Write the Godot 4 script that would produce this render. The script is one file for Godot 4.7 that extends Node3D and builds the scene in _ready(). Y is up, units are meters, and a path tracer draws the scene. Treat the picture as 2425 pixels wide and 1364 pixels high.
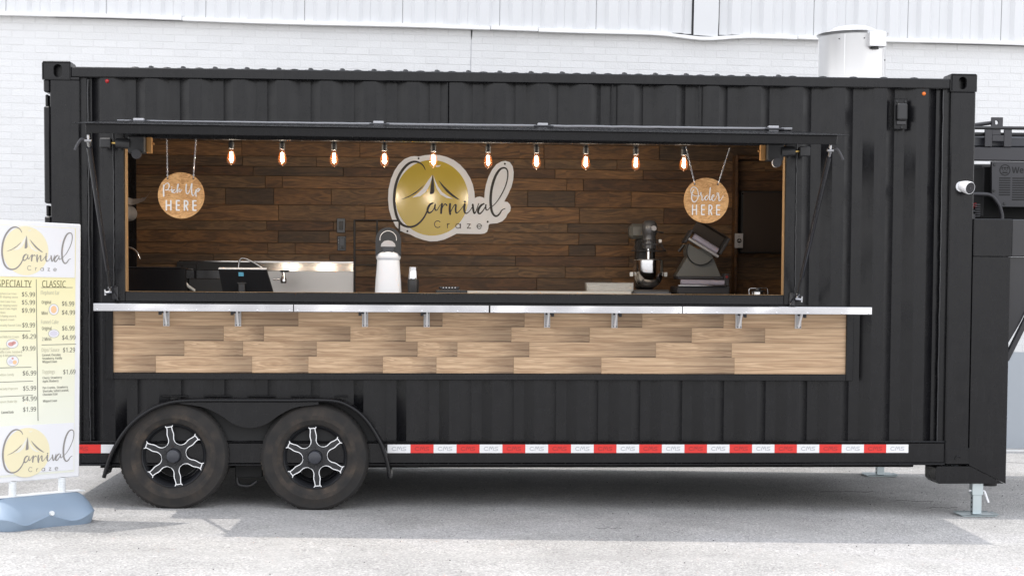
extends Node3D
# A black container food trailer parked in front of a white brick building.
# Lengths are metres. TB is the slight nose-up tilt of the parked trailer: its own y = 0 is the underside of the container.

const TILT := 0.0137
const BASE := 0.303
var TB := Transform3D(Basis(Vector3(0, 0, 1), TILT), Vector3(0, BASE, 0))
var trailer: Node3D
var M := {}
var taken := {}
var uv_from := Vector2.ZERO
var uv_by := Vector2.ONE
var rng := RandomNumberGenerator.new()


func _ready() -> void:
	rng.seed = 7
	make_view()
	make_materials()
	build_ground()
	build_building()
	build_trailer()
	build_interior_shell()
	build_cladding()
	build_hatch()
	build_counters()
	build_wheels()
	build_gooseneck()
	build_generator()
	build_security_camera()
	build_logo_sign()
	build_kitchen()
	build_bulbs()
	build_hanging_signs()
	build_corner_fixtures()
	build_menu_board()


func make_view() -> void:
	var cam := Camera3D.new()
	cam.name = "camera"
	var bx := Vector3(0.99814996, 0.01939628, 0.05762325)
	var by := Vector3(-0.0167111, 0.99876819, -0.04672081)
	var bz := Vector3(-0.05845848, 0.04567142, 0.99724457)
	cam.transform = Transform3D(Basis(bx, by, bz), Vector3(-0.62647709, 1.45494537, 10.06339255))
	# a shift lens: 21 degrees high, the optical axis a little below the middle of the frame
	cam.set_frustum(0.1 * 2.0 * 682.0 / 3660.0, Vector2(0, 0.1 * 170.9 / 3660.0), 0.1, 600.0)
	cam.current = true
	add_child(cam)

	var sun := DirectionalLight3D.new()
	sun.name = "sun"
	sun.light_energy = 0.6
	sun.light_color = Color(1.0, 0.98, 0.955)
	sun.light_angular_distance = 0.5
	sun.shadow_enabled = true
	add_child(sun)
	sun.look_at_from_position(Vector3(-0.38, 1.0, -0.04) * 20.0, Vector3.ZERO)

	var sky := ProceduralSkyMaterial.new()
	sky.sky_top_color = Color(0.9, 0.92, 0.965)
	sky.sky_horizon_color = Color(1.0, 0.992, 0.985)
	sky.sky_curve = 0.2
	sky.ground_bottom_color = Color(0.5, 0.5, 0.5)
	sky.ground_horizon_color = Color(0.8, 0.8, 0.8)
	sky.sky_energy_multiplier = 1.33
	sky.sun_angle_max = 12.0
	var n := FastNoiseLite.new()
	n.seed = 11
	n.frequency = 0.006
	n.fractal_octaves = 5
	var im := n.get_seamless_image(1024, 512)
	im.convert(Image.FORMAT_RGBA8)
	for y in 512:
		for x in 1024:
			var v := smoothstep(0.42, 0.68, im.get_pixel(x, y).r)
			im.set_pixel(x, y, Color(1, 1, 1, v * 0.3))
	sky.sky_cover = ImageTexture.create_from_image(im)
	sky.sky_cover_modulate = Color(1, 1, 1, 0.55)
	var env := Environment.new()
	env.background_mode = Environment.BG_SKY
	env.sky = Sky.new()
	env.sky.sky_material = sky
	env.tonemap_mode = Environment.TONE_MAPPER_LINEAR
	env.tonemap_exposure = 1.14
	env.sdfgi_enabled = true
	env.ssao_enabled = true
	env.ssil_enabled = true
	var we := WorldEnvironment.new()
	we.name = "world_environment"
	we.environment = env
	add_child(we)


# ---------------------------------------------------------------- naming and placing

func numbered(parent: Node, called: String) -> String:
	var key := "%d/%s" % [parent.get_instance_id(), called]
	var n: int = taken.get(key, 0)
	taken[key] = n + 1
	return called if n == 0 else "%s_%03d" % [called, n]


func thing(called: String, label: String, category: String, where := Transform3D(), group := "") -> Node3D:
	var o := Node3D.new()
	o.name = numbered(self, called)
	o.transform = where
	add_child(o, true)
	tag(o, label, category, group)
	return o


func tag(o: Node, label: String, category: String, group := "") -> void:
	o.set_meta("label", label)
	o.set_meta("category", category)
	if group:
		o.set_meta("group", group)


func obj(called: String, st: SurfaceTool, m: Material, parent: Node, at := Vector3.ZERO) -> MeshInstance3D:
	return put(called, st.commit(), m, parent, at)


func put(called: String, mesh: Mesh, m: Material, parent: Node, at := Vector3.ZERO) -> MeshInstance3D:
	var o := MeshInstance3D.new()
	o.name = numbered(parent, called)
	o.mesh = mesh
	o.material_override = m
	o.position = at
	parent.add_child(o, true)
	return o


# a part of the trailer, in the trailer's own lengths
func tp(called: String, st: SurfaceTool, m: Material) -> MeshInstance3D:
	return obj(called, st, m, trailer, Vector3(0, BASE, 0))


func group_part(called: String, parent: Node, at := Vector3.ZERO) -> Node3D:
	var o := Node3D.new()
	o.name = numbered(parent, called)
	o.position = at
	parent.add_child(o, true)
	return o


func inside(x: float, y: float, z: float, turn := 0.0) -> Transform3D:
	return TB * Transform3D(Basis(Vector3.UP, turn), Vector3(x, y, z))


# ---------------------------------------------------------------- shapes

func begin() -> SurfaceTool:
	var st := SurfaceTool.new()
	st.begin(Mesh.PRIMITIVE_TRIANGLES)
	return st


func uv_of(p: Vector3, n: Vector3) -> Vector2:
	var a := n.abs()
	var q := Vector2(p.x, p.y)
	if a.x > a.y and a.x > a.z:
		q = Vector2(p.z, p.y)
	elif a.y > a.z:
		q = Vector2(p.x, p.z)
	return (q - uv_from) * uv_by


func poly(st: SurfaceTool, pts: Array, out: Vector3) -> void:
	var n := Vector3.ZERO
	for i in pts.size():
		var a: Vector3 = pts[i]
		var b: Vector3 = pts[(i + 1) % pts.size()]
		n += a.cross(b)
	if n.length_squared() < 1e-20:
		return
	n = n.normalized()
	var order := pts.duplicate()
	if n.dot(out) < 0.0:
		order.reverse()
		n = -n
	for i in range(1, order.size() - 1):
		for k in [0, i + 1, i]:
			st.set_normal(n)
			st.set_uv(uv_of(order[k], n))
			st.add_vertex(order[k])


func box(st: SurfaceTool, c: Vector3, s: Vector3, b := 0.0, rot := Basis()) -> void:
	var h := s * 0.5
	b = minf(b, minf(h.x, minf(h.y, h.z)) * 0.9)
	var ax := [Vector3(1, 0, 0), Vector3(0, 1, 0), Vector3(0, 0, 1)]
	var f := func(sg: Vector3, full: int) -> Vector3:
		var v := Vector3(sg.x * (h.x - b), sg.y * (h.y - b), sg.z * (h.z - b))
		v[full] = sg[full] * h[full]
		return c + rot * v
	for i in 3:
		var j := (i + 1) % 3
		var k := (i + 2) % 3
		for s1 in [-1.0, 1.0]:
			var q := []
			for e in [[-1.0, -1.0], [1.0, -1.0], [1.0, 1.0], [-1.0, 1.0]]:
				var sg := Vector3.ZERO
				sg[i] = s1
				sg[j] = e[0]
				sg[k] = e[1]
				q.append(f.call(sg, i))
			poly(st, q, rot * (ax[i] * s1))
			if b <= 0.0:
				continue
			for s2 in [-1.0, 1.0]:
				var a1 := Vector3.ZERO
				a1[i] = s1
				a1[j] = s2
				a1[k] = -1.0
				var a2 := a1
				a2[k] = 1.0
				poly(st, [f.call(a1, i), f.call(a2, i), f.call(a2, j), f.call(a1, j)], rot * (ax[i] * s1 + ax[j] * s2))
	if b > 0.0:
		for x in [-1.0, 1.0]:
			for y in [-1.0, 1.0]:
				for z in [-1.0, 1.0]:
					var sg := Vector3(x, y, z)
					poly(st, [f.call(sg, 0), f.call(sg, 1), f.call(sg, 2)], rot * sg)


func span(st: SurfaceTool, x0: float, x1: float, y0: float, y1: float, z0: float, z1: float, b := 0.0) -> void:
	box(st, Vector3((x0 + x1) / 2, (y0 + y1) / 2, (z0 + z1) / 2), Vector3(absf(x1 - x0), absf(y1 - y0), absf(z1 - z0)), b)


func smooth_quad(st: SurfaceTool, p: Array, n: Array, uv: Array) -> void:
	# p, n, uv run round the quad; the side that the first normal looks from is the front
	var g: Vector3 = (p[1] - p[0]).cross(p[2] - p[0])
	if g.length_squared() < 1e-18:
		g = (p[2] - p[0]).cross(p[3] - p[0])
	var order := [0, 2, 1, 0, 3, 2] if g.dot(n[0] + n[1] + n[2]) >= 0.0 else [0, 1, 2, 0, 2, 3]
	for k in order:
		st.set_normal(n[k])
		st.set_uv(uv[k])
		st.add_vertex(p[k])


func frame_for(d: Vector3) -> Basis:
	var up := Vector3.UP if absf(d.y) < 0.9 else Vector3.RIGHT
	var x := up.cross(d).normalized()
	return Basis(x, d.cross(x).normalized(), d)


func cyl(st: SurfaceTool, a: Vector3, b: Vector3, ra: float, rb := -1.0, seg := 16, caps := true) -> void:
	if rb < 0.0:
		rb = ra
	var d := (b - a).normalized()
	var fr := frame_for(d)
	var ring := []
	for i in seg + 1:
		var t := TAU * i / seg
		ring.append(fr.x * cos(t) + fr.y * sin(t))
	var slope := (ra - rb) / maxf((b - a).length(), 1e-6)
	for i in seg:
		var n0: Vector3 = (ring[i] + d * slope).normalized()
		var n1: Vector3 = (ring[i + 1] + d * slope).normalized()
		smooth_quad(st, [a + ring[i] * ra, a + ring[i + 1] * ra, b + ring[i + 1] * rb, b + ring[i] * rb], [n0, n1, n1, n0], [Vector2(float(i) / seg, 0), Vector2(float(i + 1) / seg, 0), Vector2(float(i + 1) / seg, 1), Vector2(float(i) / seg, 1)])
	if caps:
		for e in [[a, ra, -d], [b, rb, d]]:
			if e[1] > 1e-5:
				var q := []
				for i in seg:
					q.append(e[0] + ring[i] * e[1])
				poly(st, q, e[2])


func tube(st: SurfaceTool, pts: Array, r: float, seg := 10, caps := true) -> void:
	var rings := []
	var fr := frame_for((pts[1] - pts[0]).normalized())
	for i in pts.size():
		var d: Vector3 = (pts[mini(i + 1, pts.size() - 1)] - pts[maxi(i - 1, 0)]).normalized()
		var x: Vector3 = (fr.x - d * fr.x.dot(d)).normalized()
		fr = Basis(x, d.cross(x).normalized(), d)
		var ring := []
		for k in seg + 1:
			var t := TAU * k / seg
			ring.append(fr.x * cos(t) + fr.y * sin(t))
		rings.append(ring)
	for i in pts.size() - 1:
		for k in seg:
			var u := Vector2(float(k) / seg, i)
			smooth_quad(st, [pts[i] + rings[i][k] * r, pts[i] + rings[i][k + 1] * r, pts[i + 1] + rings[i + 1][k + 1] * r, pts[i + 1] + rings[i + 1][k] * r], [rings[i][k], rings[i][k + 1], rings[i + 1][k + 1], rings[i + 1][k]], [u, u, u, u])
	if caps:
		for e in [0, pts.size() - 1]:
			var q := []
			for k in seg:
				q.append(pts[e] + rings[e][k] * r)
			poly(st, q, (pts[0] - pts[1]) if e == 0 else (pts[e] - pts[e - 1]))


func curve(pts: Array, per := 6) -> Array:
	var res := []
	for i in pts.size() - 1:
		var p0: Vector3 = pts[maxi(i - 1, 0)]
		var p1: Vector3 = pts[i]
		var p2: Vector3 = pts[i + 1]
		var p3: Vector3 = pts[mini(i + 2, pts.size() - 1)]
		for k in per:
			res.append(p1.cubic_interpolate(p2, p0, p3, float(k) / per))
	res.append(pts[-1])
	return res


# turns a profile of (radius, height) round the y axis of xf
func lathe(st: SurfaceTool, prof: Array, xf := Transform3D(), seg := 24, sharp := 0.8) -> void:
	var seg_n := []
	for i in prof.size() - 1:
		var d: Vector2 = prof[i + 1] - prof[i]
		seg_n.append(Vector2(d.y, -d.x).normalized())
	for i in prof.size() - 1:
		var n0: Vector2 = seg_n[i]
		var n1: Vector2 = seg_n[i]
		if i > 0 and n0.dot(seg_n[i - 1]) > sharp:
			n0 = (n0 + seg_n[i - 1]).normalized()
		if i < prof.size() - 2 and n1.dot(seg_n[i + 1]) > sharp:
			n1 = (n1 + seg_n[i + 1]).normalized()
		for k in seg:
			var c0 := Vector2(cos(TAU * k / seg), sin(TAU * k / seg))
			var c1 := Vector2(cos(TAU * (k + 1) / seg), sin(TAU * (k + 1) / seg))
			var p := []
			var n := []
			var uv := []
			for e in [[prof[i], n0, c0, k, i], [prof[i], n0, c1, k + 1, i], [prof[i + 1], n1, c1, k + 1, i + 1], [prof[i + 1], n1, c0, k, i + 1]]:
				p.append(xf * Vector3(e[0].x * e[2].x, e[0].y, e[0].x * e[2].y))
				n.append((xf.basis * Vector3(e[1].x * e[2].x, e[1].y, e[1].x * e[2].y)).normalized())
				uv.append(Vector2(float(e[3]) / seg, float(e[4]) / (prof.size() - 1)))
			smooth_quad(st, p, n, uv)


# a flat outline pushed from z0 to z1
func prism(st: SurfaceTool, outline: Array, z0: float, z1: float, xf := Transform3D()) -> void:
	var pv := PackedVector2Array(outline)
	var tris := Geometry2D.triangulate_polygon(pv)
	for e in [[z1, 1.0], [z0, -1.0]]:
		for i in range(0, tris.size(), 3):
			var q := []
			for k in 3:
				var v := pv[tris[i + k]]
				q.append(xf * Vector3(v.x, v.y, e[0]))
			poly(st, q, xf.basis * Vector3(0, 0, e[1] * signf(z1 - z0)))
	var ccw := not Geometry2D.is_polygon_clockwise(pv)
	for i in pv.size():
		var a := pv[i]
		var b := pv[(i + 1) % pv.size()]
		var o := Vector3(b.y - a.y, a.x - b.x, 0)
		if not ccw:
			o = -o
		# Godot's test is for y down: settle the side by a small step
		var mid := (a + b) * 0.5 + Vector2(o.x, o.y).normalized() * 1e-5
		if Geometry2D.is_point_in_polygon(mid, pv):
			o = -o
		poly(st, [xf * Vector3(a.x, a.y, z0), xf * Vector3(b.x, b.y, z0), xf * Vector3(b.x, b.y, z1), xf * Vector3(a.x, a.y, z1)], xf.basis * o)


# a plate with a slot-shaped hole through it
func slot_plate(st: SurfaceTool, x0: float, x1: float, y0: float, y1: float, c: Vector2, sw: float, sh: float, z0: float, z1: float) -> void:
	var ang := []
	for i in 32:
		ang.append(TAU * i / 32)
	for p in [Vector2(x0, y0), Vector2(x1, y0), Vector2(x1, y1), Vector2(x0, y1)]:
		ang.append(fposmod((p - c).angle(), TAU))
	ang.sort()
	var inner := []
	var outer := []
	for a in ang:
		var d := Vector2(cos(a), sin(a))
		var t := 1e9
		if absf(d.x) > 1e-6:
			t = minf(t, ((x1 if d.x > 0 else x0) - c.x) / d.x)
		if absf(d.y) > 1e-6:
			t = minf(t, ((y1 if d.y > 0 else y0) - c.y) / d.y)
		outer.append(c + d * t)
		var r := sw / 2
		var up := sh / 2 - r
		var s := Vector2(clampf(d.x * 9.0, -1, 1) * r, 0)
		# a ray from the middle to the rim of the slot
		var lo := 0.0
		var hi := sh
		for k in 30:
			var m := (lo + hi) / 2
			var q := d * m
			var dist := Vector2(q.x, maxf(absf(q.y) - up, 0.0)).length()
			if dist < r:
				lo = m
			else:
				hi = m
		s = d * lo
		inner.append(c + s)
	for i in ang.size():
		var j := (i + 1) % ang.size()
		for e in [z0, z1]:
			poly(st, [Vector3(inner[i].x, inner[i].y, e), Vector3(inner[j].x, inner[j].y, e), Vector3(outer[j].x, outer[j].y, e), Vector3(outer[i].x, outer[i].y, e)], Vector3(0, 0, e - (z0 + z1) / 2))
		var om: Vector2 = (outer[i] + outer[j]) / 2 - c
		poly(st, [Vector3(outer[i].x, outer[i].y, z0), Vector3(outer[j].x, outer[j].y, z0), Vector3(outer[j].x, outer[j].y, z1), Vector3(outer[i].x, outer[i].y, z1)], Vector3(om.x, om.y, 0))
		var im: Vector2 = c - (inner[i] + inner[j]) / 2
		poly(st, [Vector3(inner[i].x, inner[i].y, z0), Vector3(inner[j].x, inner[j].y, z0), Vector3(inner[j].x, inner[j].y, z1), Vector3(inner[i].x, inner[i].y, z1)], Vector3(im.x, im.y, 0))


# a brush stroke: points (x, y, width) on the plane of xf, cut from a thin sheet
func stroke(st: SurfaceTool, pts: Array, xf: Transform3D, thick := 0.001, per := 6) -> void:
	var c := curve(pts, per) if pts.size() > 2 else pts
	# round ends
	var l := []
	var r := []
	for i in c.size():
		var a: Vector3 = c[maxi(i - 1, 0)]
		var b: Vector3 = c[mini(i + 1, c.size() - 1)]
		var d := Vector2(b.x - a.x, b.y - a.y).normalized()
		var o: Vector2 = Vector2(-d.y, d.x) * c[i].z * 0.5
		l.append(Vector2(c[i].x, c[i].y) + o)
		r.append(Vector2(c[i].x, c[i].y) - o)
	var n := c.size()
	var z := func(i: int) -> float: return thick * (1.0 + 0.25 * i / n)
	var zs: float = thick / maxf(absf(xf.basis.z.length()), 1e-9)
	for i in n - 1:
		var za: float = z.call(i) / xf.basis.z.length()
		var zb: float = z.call(i + 1) / xf.basis.z.length()
		poly(st, [xf * Vector3(l[i].x, l[i].y, za), xf * Vector3(r[i].x, r[i].y, za), xf * Vector3(r[i + 1].x, r[i + 1].y, zb), xf * Vector3(l[i + 1].x, l[i + 1].y, zb)], xf.basis.z)
		poly(st, [xf * Vector3(l[i].x, l[i].y, 0), xf * Vector3(l[i].x, l[i].y, za), xf * Vector3(l[i + 1].x, l[i + 1].y, zb), xf * Vector3(l[i + 1].x, l[i + 1].y, 0)], xf.basis * Vector3((l[i] - r[i]).x, (l[i] - r[i]).y, 0))
		poly(st, [xf * Vector3(r[i].x, r[i].y, 0), xf * Vector3(r[i].x, r[i].y, za), xf * Vector3(r[i + 1].x, r[i + 1].y, zb), xf * Vector3(r[i + 1].x, r[i + 1].y, 0)], xf.basis * Vector3((r[i] - l[i]).x, (r[i] - l[i]).y, 0))
	for e in [0, n - 1]:
		var q := []
		for k in 9:
			var t := TAU * k / 9
			q.append(xf * Vector3(c[e].x + cos(t) * c[e].z * 0.5, c[e].y + sin(t) * c[e].z * 0.5, zs * (0.985 if e == 0 else 1.27)))
		poly(st, q, xf.basis.z)


func arc(cx: float, cy: float, rx: float, ry: float, a0: float, a1: float, w: float, n := 10) -> Array:
	var res := []
	for i in n + 1:
		var t := deg_to_rad(lerpf(a0, a1, float(i) / n))
		res.append(Vector3(cx + cos(t) * rx, cy + sin(t) * ry, w))
	return res


# lettering in a plain typeface: h is the height of a capital; with w the line is fitted to that width
func letters(st: SurfaceTool, text: String, x: float, y: float, h: float, xf: Transform3D, w := 0.0, mid := false, bold := false) -> void:
	var font := SystemFont.new()
	font.font_names = PackedStringArray(["Droid Sans"])
	font.font_weight = 700 if bold else 400
	var tm := TextMesh.new()
	tm.font = font
	tm.font_size = 48
	tm.pixel_size = h / (0.714 * 48.0)
	tm.depth = 0.0008
	tm.curve_step = 2.0
	tm.text = text
	var box_of := tm.get_aabb()
	var sx := 1.0 if w <= 0.0 else w / maxf(box_of.size.x, 1e-5)
	var ref := TextMesh.new()
	ref.font = font
	ref.font_size = 48
	ref.pixel_size = tm.pixel_size
	ref.depth = 0.0008
	ref.text = "H"
	var base_y := ref.get_aabb().position.y
	var ox := x - (box_of.get_center().x if mid else box_of.position.x) * sx
	st.append_from(tm, 0, xf * Transform3D(Basis(Vector3(sx, 0, 0), Vector3(0, 1, 0), Vector3(0, 0, 1)), Vector3(ox, y - base_y, 0.0004)))


# ---------------------------------------------------------------- materials (colours are linear, real-world ones)

func lin(r: float, g: float, b: float) -> Color:
	return Color(r, g, b).linear_to_srgb()


func mat(called: String, c: Color, rough: float, metal := 0.0) -> StandardMaterial3D:
	var m := StandardMaterial3D.new()
	m.resource_name = called
	m.albedo_color = c
	m.roughness = rough
	m.metallic = metal
	M[called] = m
	return m


func noise(sd: int, f: float, oct := 4, kind := FastNoiseLite.TYPE_SIMPLEX_SMOOTH) -> FastNoiseLite:
	var n := FastNoiseLite.new()
	n.seed = sd
	n.frequency = f
	n.fractal_octaves = oct
	n.noise_type = kind
	return n


func grey(sd: int, f: float, size: int, oct := 4) -> Image:
	var im := noise(sd, f, oct).get_seamless_image(size, size)
	im.convert(Image.FORMAT_L8)
	return im


func normal_tex(im: Image, strength: float) -> ImageTexture:
	var c := im.duplicate()
	c.convert(Image.FORMAT_RGBA8)
	c.bump_map_to_normal_map(strength)
	return ImageTexture.create_from_image(c)


# wood whose grain runs along x; stops are sRGB colours from dark to light
func wood_image(sd: int, w: int, h: int, dark: Color, light: Color, fine: float, along: float, across: float, end_shade := 0.0) -> Image:
	var a := noise(sd, 1.0, 3)
	var b := noise(sd + 5, 1.0, 4)
	var c := noise(sd + 9, 1.0, 2)
	var im := Image.create(w, h, false, Image.FORMAT_RGB8)
	for y in h:
		for x in w:
			var wob := a.get_noise_2d(x * along * 0.7, y * across * 0.25) * 2.4
			var s := b.get_noise_2d(x * along, y * across + wob) * 0.5 + 0.5
			var g := c.get_noise_2d(x * along * 5.0, y * across * 7.0) * 0.5
			var k := clampf(s + g * fine, 0.0, 1.0)
			k = smoothstep(0.12, 0.85, k)
			var col := dark.lerp(light, k)
			if end_shade > 0.0:
				var u := float(x) / w
				var e := end_shade * (smoothstep(0.45, 1.0, u) + 0.12 * smoothstep(0.12, 0.0, u))
				var vv := float(y) / h
				var wave := 0.02 * a.get_noise_2d(x * 0.01, 7.0 + sd)
				e += 0.2 * exp(-pow((vv - 0.47 - wave) / 0.022, 2.0)) * smoothstep(0.25, 0.5, u) + 0.24 * exp(-pow((vv - 0.04 - wave) / 0.05, 2.0)) * smoothstep(0.3, 0.9, u) + 0.12 * exp(-pow((vv - 0.72 + wave) / 0.014, 2.0)) * smoothstep(0.7, 0.2, u) + 0.14 * exp(-pow((vv - 0.24 + wave) / 0.015, 2.0)) * smoothstep(0.45, 0.1, u)
				col = Color(col.r * (1.0 - e), col.g * (1.0 - e * 1.05), col.b * (1.0 - e * 1.1))
			im.set_pixel(x, y, col)
	return im


func make_materials() -> void:
	var fine := grey(3, 0.05, 256)
	var peel := normal_tex(fine, 1.2)
	var broad := grey(31, 0.012, 256, 3)

	var p := mat("black_paint", lin(0.0055, 0.0054, 0.0063), 0.36)
	p.metallic_specular = 0.39
	p.normal_enabled = true
	p.normal_texture = normal_tex(broad, 1.6)
	p.normal_scale = 0.1
	p.uv1_triplanar = true
	p.uv1_world_triplanar = true
	p.uv1_scale = Vector3.ONE * 1.3
	var rim := grey(77, 0.02, 256, 5)
	p.roughness = 1.0
	var ro := Image.create(256, 256, false, Image.FORMAT_RGB8)
	var stn := noise(83, 0.06, 4)
	var scn := noise(84, 0.09, 3)
	for y in 256:
		for x in 256:
			var st := stn.get_noise_2d(x * 1.0, y * 0.09)
			var v := 0.19 + 0.12 * rim.get_pixel(x, y).r + 0.07 * st * absf(st) * 3.0
			if scn.get_noise_2d(x * 0.35, y * 2.2) > 0.62:
				v += 0.13
			ro.set_pixel(x, y, Color(v, v, v))
	p.roughness_texture = ImageTexture.create_from_image(ro)
	p.roughness_texture_channel = BaseMaterial3D.TEXTURE_CHANNEL_RED

	mat("black_gloss", lin(0.016, 0.016, 0.019), 0.16)
	mat("black_plastic", lin(0.017, 0.017, 0.018), 0.42)
	mat("black_matt", lin(0.012, 0.012, 0.012), 0.8)
	mat("dark_rubber", lin(0.018, 0.018, 0.018), 0.75)
	mat("sealant", lin(0.03, 0.03, 0.032), 0.12)
	mat("dark_grey", lin(0.036, 0.035, 0.039), 0.5)
	mat("rim_black", lin(0.011, 0.0115, 0.0135), 0.42)
	mat("machined", lin(0.86, 0.86, 0.86), 0.4)
	mat("hub_cap", lin(0.035, 0.037, 0.045), 0.4)
	mat("galvanised", lin(0.5, 0.56, 0.57), 0.45, 0.75)
	mat("chrome", lin(0.75, 0.75, 0.76), 0.12, 1.0)
	mat("brass", lin(0.62, 0.42, 0.14), 0.3, 1.0)
	mat("white_plastic", lin(0.82, 0.82, 0.83), 0.35)
	mat("machine_white", lin(0.78, 0.82, 0.88), 0.3)
	mat("white_print", lin(0.72, 0.72, 0.74), 0.55)
	mat("tape_red", lin(0.66, 0.022, 0.016), 0.35)
	mat("tape_white", lin(0.74, 0.74, 0.74), 0.35)
	mat("tape_red_mark", lin(0.36, 0.016, 0.014), 0.4)
	mat("tape_white_mark", lin(0.42, 0.43, 0.45), 0.4)
	mat("red_lens", lin(0.36, 0.01, 0.012), 0.15)
	mat("amber_lens", lin(0.7, 0.16, 0.02), 0.15)
	mat("grey_outlet", lin(0.4, 0.4, 0.42), 0.4)
	mat("blue_label", lin(0.1, 0.36, 0.5), 0.4)
	mat("red_button", lin(0.2, 0.01, 0.012), 0.4)
	mat("roller", lin(0.36, 0.34, 0.42), 0.45)
	mat("sheeter_grey", lin(0.13, 0.13, 0.12), 0.42, 0.2)
	mat("mixer_grey", lin(0.11, 0.11, 0.115), 0.3, 0.4)
	mat("paper", lin(0.34, 0.32, 0.31), 0.8)
	mat("zinc", lin(0.36, 0.36, 0.37), 0.25, 1.0)
	mat("block_wood", lin(0.4, 0.2, 0.06), 0.6)
	mat("jamb_wood", lin(0.34, 0.21, 0.1), 0.6)
	mat("board_white", lin(0.7, 0.69, 0.66), 0.5)
	mat("ceiling", lin(0.78, 0.77, 0.75), 0.7)
	mat("inner_dark", lin(0.035, 0.025, 0.018), 0.6)
	mat("door_dark", lin(0.028, 0.017, 0.011), 0.5)
	mat("gold_ink", lin(0.62, 0.47, 0.075), 0.13)
	mat("logo_white", lin(0.88, 0.9, 0.94), 0.4)
	mat("logo_black", lin(0.016, 0.013, 0.012), 0.5)
	mat("sign_letters", lin(0.83, 0.81, 0.78), 0.5)
	mat("menu_grey", lin(0.25, 0.235, 0.22), 0.7)
	mat("menu_dark", lin(0.1, 0.096, 0.08), 0.7)
	mat("menu_olive", lin(0.13, 0.115, 0.05), 0.7)
	mat("menu_faint", lin(0.46, 0.44, 0.33), 0.7)
	mat("menu_yellow", lin(0.76, 0.69, 0.46), 0.6)
	mat("menu_pale", lin(0.74, 0.72, 0.63), 0.6)
	mat("menu_rose", lin(0.6, 0.3, 0.27), 0.7)
	mat("menu_orange", lin(0.78, 0.5, 0.28), 0.7)
	mat("menu_lilac", lin(0.6, 0.58, 0.66), 0.7)
	mat("board_frame", lin(0.72, 0.72, 0.73), 0.4)
	mat("base_blue", lin(0.24, 0.31, 0.395), 0.42)
	mat("rib_white", lin(0.7, 0.72, 0.72), 0.45)
	mat("aluminium", lin(0.78, 0.78, 0.78), 0.34, 0.85)
	mat("flashing", lin(0.84, 0.84, 0.83), 0.5)
	mat("caulk", lin(0.24, 0.24, 0.25), 0.15)
	mat("socket_black", lin(0.007, 0.007, 0.007), 0.6)
	var mb := mat("monitor_black", lin(0.006, 0.006, 0.007), 0.45)
	mb.metallic_specular = 0.28
	mat("hinge_grey", lin(0.42, 0.42, 0.44), 0.35)
	mat("gap_dark", lin(0.05, 0.05, 0.05), 0.9)
	mat("line_paint", lin(0.72, 0.71, 0.68), 0.8)
	mat("crack", lin(0.07, 0.07, 0.07), 0.95)

	# brushed stainless steel
	var s := mat("steel", lin(0.4, 0.385, 0.37), 0.3, 1.0)
	var br := Image.create(256, 256, false, Image.FORMAT_RGB8)
	var bn := noise(19, 1.0, 2)
	for y in 256:
		for x in 256:
			var v := 0.5 + 0.5 * bn.get_noise_2d(x * 0.012, y * 0.7)
			br.set_pixel(x, y, Color(v, v, v))
	s.normal_enabled = true
	s.normal_texture = normal_tex(br, 1.0)
	s.normal_scale = 0.12
	s.uv1_triplanar = true
	s.uv1_scale = Vector3.ONE * 2.0
	var cs: StandardMaterial3D = s.duplicate()
	var rs: StandardMaterial3D = s.duplicate()
	rs.resource_name = "steel_rim"
	rs.roughness = 0.13
	rs.albedo_color = lin(0.5, 0.48, 0.46)
	M["steel_rim"] = rs
	cs.resource_name = "counter_steel"
	cs.albedo_color = lin(0.6, 0.6, 0.62)
	cs.roughness = 0.13
	cs.normal_texture = normal_tex(grey(41, 0.008, 256, 2), 3.0)
	cs.normal_scale = 0.7
	cs.uv1_world_triplanar = true
	cs.uv1_scale = Vector3.ONE * 0.9
	M["counter_steel"] = cs

	# tyre: dusty rubber, browner on the sidewall
	var ty := mat("tyre", Color.WHITE, 0.85)
	var tn := noise(23, 1.0, 4)
	var ti := Image.create(512, 256, false, Image.FORMAT_RGB8)
	for y in 256:
		for x in 512:
			var ang := TAU * x / 512.0
			var d := 0.5 + 0.6 * tn.get_noise_3d(cos(ang) * 2.2, sin(ang) * 2.2, y * 0.022)
			var f := 0.5 + 0.5 * tn.get_noise_3d(cos(ang) * 22.0, sin(ang) * 22.0, y * 0.3)
			d = clampf(d * 0.8 + f * 0.25, 0.0, 1.0)
			var near_rim := smoothstep(165.0, 225.0, y)
			d *= 0.62 + 0.45 * near_rim
			var c := Color(0.125, 0.123, 0.123).lerp(Color(0.335, 0.285, 0.24), d * d)
			ti.set_pixel(x, y, c)
	ty.albedo_texture = ImageTexture.create_from_image(ti)

	# interior planks: one dark reclaimed wood, tinted per plank
	var wi := wood_image(101, 512, 256, Color(0.37, 0.29, 0.212), Color(0.61, 0.485, 0.355), 0.5, 0.008, 0.06)
	var wi2 := wood_image(131, 512, 256, Color(0.33, 0.265, 0.21), Color(0.58, 0.475, 0.36), 0.55, 0.006, 0.08)
	var wt := [ImageTexture.create_from_image(wi), ImageTexture.create_from_image(wi2)]
	var tones := [Color(0.8, 0.75, 0.66), Color(0.69, 0.64, 0.57), Color(0.82, 0.735, 0.6), Color(0.62, 0.58, 0.53), Color(0.79, 0.76, 0.7), Color(0.97, 0.86, 0.7), Color(0.66, 0.58, 0.49)]
	for i in tones.size():
		var m := mat("plank_%d" % i, tones[i], 0.58)
		m.albedo_texture = wt[i % 2]
		m.normal_enabled = true
		m.normal_texture = normal_tex(wi if i % 2 == 0 else wi2, 1.5)
		m.normal_scale = 0.4

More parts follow.
